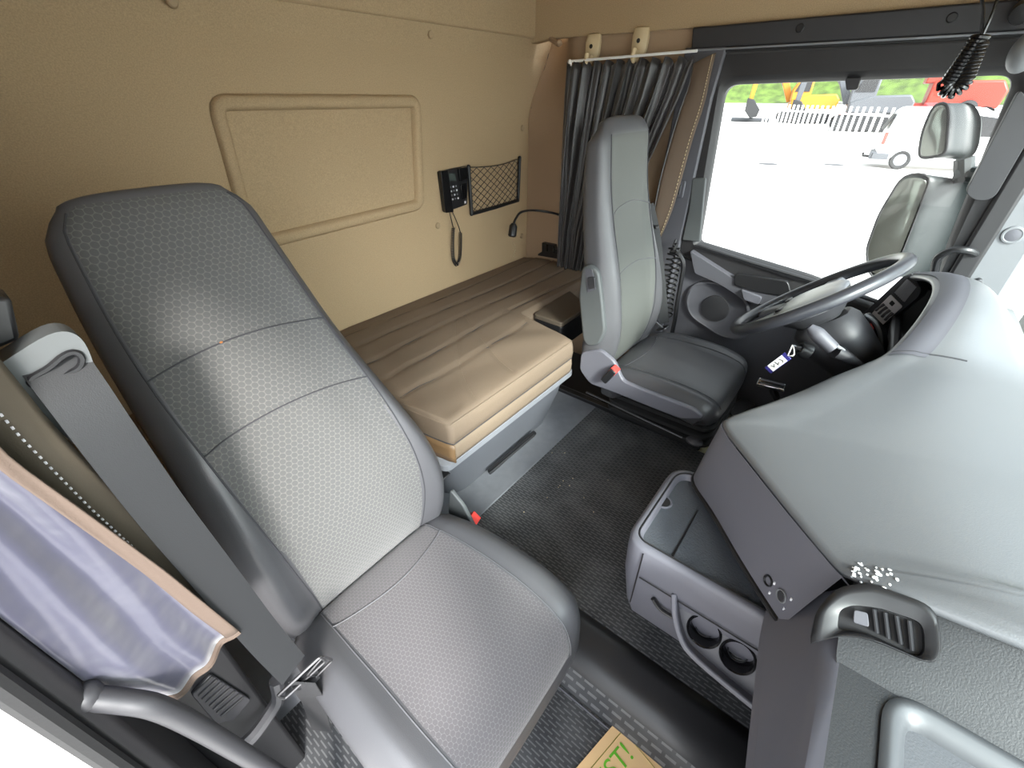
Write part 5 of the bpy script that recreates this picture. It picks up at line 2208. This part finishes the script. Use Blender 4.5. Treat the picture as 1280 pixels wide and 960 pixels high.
# orange and red machines
def loader(base, s, paint, yaw, label):
    t = thing('loader', base, label, 'loader')
    R = Matrix.Rotation(yaw, 3, 'Z')
    def q(x, y, z):
        return base + R @ (Vector((x, y, z)) * s)
    def pr(pts, y0, y1):
        return [q(x, y0, z) for x, z in pts], R @ Vector((0, (y1 - y0) * s, 0))
    for x in (-1.3, 1.4):
        for y in (-1.2, 1.2):
            b = B()
            b.lathe([(0, .2), (.35, .2), (.4, .25), (.72, .22), (.75, 0), (.75, -.25)], q(x, y, .75), R @ Vector((0, 1 if y > 0 else -1, 0)), 20)
            b.build('wheel', 'darkp', t)
    b = B()
    b.prism(*pr([(-2.4, .8), (.3, .8), (.3, 1.9), (-2.2, 1.9), (-2.5, 1.5)], -.9, .9))
    b.build('rear_body', paint, t, bevel=.08 * s)
    b = B()
    b.prism(*pr([(-.6, 1.8), (.6, 1.8), (.5, 3.2), (-.5, 3.2)], -.7, .7))
    b.build('cab', paint, t, bevel=.05 * s)
    b = B()
    b.prism(*pr([(.3, 1.0), (2.8, 1.1), (3.2, .6), (2.9, .5), (2.5, .8), (.3, .7)], -.6, .6))
    b.build('lift_arm', paint, t, bevel=.04 * s)
    b = B()
    b.prism(*pr([(2.9, .2), (4.0, .2), (3.4, .7), (3.2, 1.4), (2.9, 1.2)], -1.3, 1.3))
    b.build('bucket', paint, t, bevel=.03 * s)
    return t
loader(g(1150, 158), 1.9, 'orange', math.radians(95), 'orange loader beyond the fence, behind the upper wing mirror')
loader(g(1262, 178), 1.5, 'redp', math.radians(80), 'red loader beyond the fence at the front edge of the side window')
# low stuff in the distance: pipes on the yard
b = B()
for k in range(3):
    b.tube([g(925, 152) + Vector((0, .5 * k, .2)), g(962, 153) + Vector((0, .5 * k, .2))], .2, 6)
tag(b.build('pipe_bundle', 'greyp'), 'grey pipes lying at the foot of the grass bank', 'pipes')
for k, px in enumerate(((960, 205), (1042, 206))):
    b = B()
    p = g(*px)
    b.lathe([(0, .02), (.35, .02), (.4, 0)], p, (0, 0, 1), 20)
    tag(b.build('drain_cover', 'steel'), ('drain cover in the pale yard, the farther left of two' if k == 0 else 'drain cover in the pale yard, the one nearer the van'), 'drain cover')

# ------------------------------------------------------------------ wing mirrors on the driver's door
mir = thing('wing_mirror', (2.4, -.15, .95), 'tall main wing mirror with grey-green shell, the lower of two outside', 'mirror')
MX = 2.42
def mp(x, y, X_=MX):
    return at(x, y, X=X_)
# the lower mirror: glass faces the rear and the driver, shell curves round behind it
def shell(glass_px, back_px, X0, X1, name, rootobj, curved=.05):
    g0 = [at(x, y, X=X0) for x, y in glass_px]
    g0 = resample(round_poly(g0, .03, 4), 48, g0[0])
    bk_ = [at(x, y, X=X1) for x, y in back_px]
    bk_ = resample(round_poly(bk_, .04, 4), 48, bk_[0])
    b = B()
    cb_ = sum(bk_, Vector()) / len(bk_)
    rs = [g0]
    for f in (.15, .35, .6, .85, 1.0):
        rs.append([p.lerp(q, f) + Vector((.030 * math.sin(PI * f), -.015 * math.sin(PI * f), 0)) for p, q in zip(g0, bk_)])
    rs.append([cb_ + (q - cb_) * .82 + Vector((.022, -.012, 0)) for q in bk_])
    rs.append([cb_ + (q - cb_) * .3 + Vector((.028, -.016, 0)) for q in bk_])
    b.loft(rs)
    o = b.build('shell', 'mirrorh', rootobj, angle=80)
    c = sum(g0, Vector()) / len(g0)
    nn = Vector((-.45, .85, 0)).normalized()
    b = B()
    gl = [c + (p - c) * .93 + nn * .008 for p in g0]
    b.prism(gl, nn * -.006)
    b.build('mirror_pane', 'mirrorg', rootobj)
    b = B()
    b.tube([p + nn * .004 for p in g0], .0045, 6, closed=True)
    b.build('rim', 'darkp', rootobj)
shell([(1084, 312), (1100, 268), (1128, 222), (1146, 216), (1166, 220), (1150, 262), (1128, 318), (1108, 350), (1088, 345)],
      [(1140, 330), (1152, 290), (1176, 236), (1190, 224), (1216, 226), (1212, 270), (1190, 322), (1165, 352), (1142, 352)], 2.40, 2.46, 'lower', mir)
mir2 = thing('wing_mirror', (2.4, -.12, 1.1), 'smaller wide-angle wing mirror above the main one, in front of the van', 'mirror')
shell([(1149, 199), (1154, 165), (1168, 132), (1184, 127), (1188, 140), (1184, 192), (1174, 196)],
      [(1186, 200), (1186, 160), (1192, 132), (1214, 126), (1228, 145), (1222, 192), (1206, 200)], 2.40, 2.46, 'upper', mir2)
b = B()
b.tube([at(1262, 222, X=2.30), at(1215, 218, X=2.44), at(1195, 216, X=2.45)], .028, 10)
b.build('arm', 'mirrorh', mir)
b = B()
b.tube([at(1205, 226, X=2.45), at(1205, 198, X=2.45)], .03, 10)
b.build('arm', 'mirrorh', mir2)
# ------------------------------------------------------------------ light
w = bpy.data.worlds.new('sky')
bpy.context.scene.world = w
w.use_nodes = True
nt = w.node_tree
bg = nt.nodes['Background']
tc = nt.nodes.new('ShaderNodeTexCoord')
sp = nt.nodes.new('ShaderNodeSeparateXYZ')
nt.links.new(tc.outputs['Generated'], sp.inputs[0])
rp = nt.nodes.new('ShaderNodeValToRGB')
rp.color_ramp.elements[0].position = .5
rp.color_ramp.elements[0].color = (1.0, 1.0, 1.0, 1)
rp.color_ramp.elements[1].position = .85
rp.color_ramp.elements[1].color = (.88, .94, 1.0, 1)
mr = nt.nodes.new('ShaderNodeMapRange')
mr.inputs[1].default_value = -1
mr.inputs[2].default_value = 1
nt.links.new(sp.outputs[2], mr.inputs[0])
nt.links.new(mr.outputs[0], rp.inputs[0])
nt.links.new(rp.outputs[0], bg.inputs[0])
# hazy bright sky round the sun, which stands ahead of the truck on the open door's side
SUN = Vector((-.43, -.74, .50)).normalized()
sv = nt.nodes.new('ShaderNodeVectorMath')
sv.operation = 'DOT_PRODUCT'
sv.inputs[1].default_value = SUN
nt.links.new(tc.outputs['Generated'], sv.inputs[0])
def mth(op, a_, b_):
    n = nt.nodes.new('ShaderNodeMath')
    n.operation = op
    for i_, v_ in enumerate((a_, b_)):
        if hasattr(v_, 'is_linked'):
            nt.links.new(v_, n.inputs[i_])
        else:
            n.inputs[i_].default_value = v_
    return n.outputs[0]
glow = mth('MULTIPLY', mth('POWER', math.e, mth('DIVIDE', mth('SUBTRACT', sv.outputs['Value'], 1.0), .16)), 9.0)
nt.links.new(mth('ADD', glow, .9), bg.inputs[1])

sl = bpy.data.lights.new('sun', 'SUN')
sl.energy = 4.0
sl.angle = math.radians(9)
sl.color = (1.0, .96, .9)
so = bpy.data.objects.new('sun', sl)
C.objects.link(so)
so.rotation_mode = 'QUATERNION'
sd = -SUN
so.rotation_quaternion = sd.to_track_quat('-Z', 'Y')
# view transform, exposure and bounce settings
sc = bpy.context.scene
sc.view_settings.view_transform = 'Standard'
sc.view_settings.look = 'None'
sc.view_settings.gamma = 1
sc.view_settings.use_curve_mapping = False
sc.view_settings.exposure = 1.25
sc.cycles.max_bounces = 10
sc.cycles.diffuse_bounces = 6
sc.cycles.transparent_max_bounces = 12
sc.cycles.use_denoising = True
sc.cycles.sample_clamp_indirect = 6
for o in list(C.objects):
    if 'org_' in o:
        del o['org_']
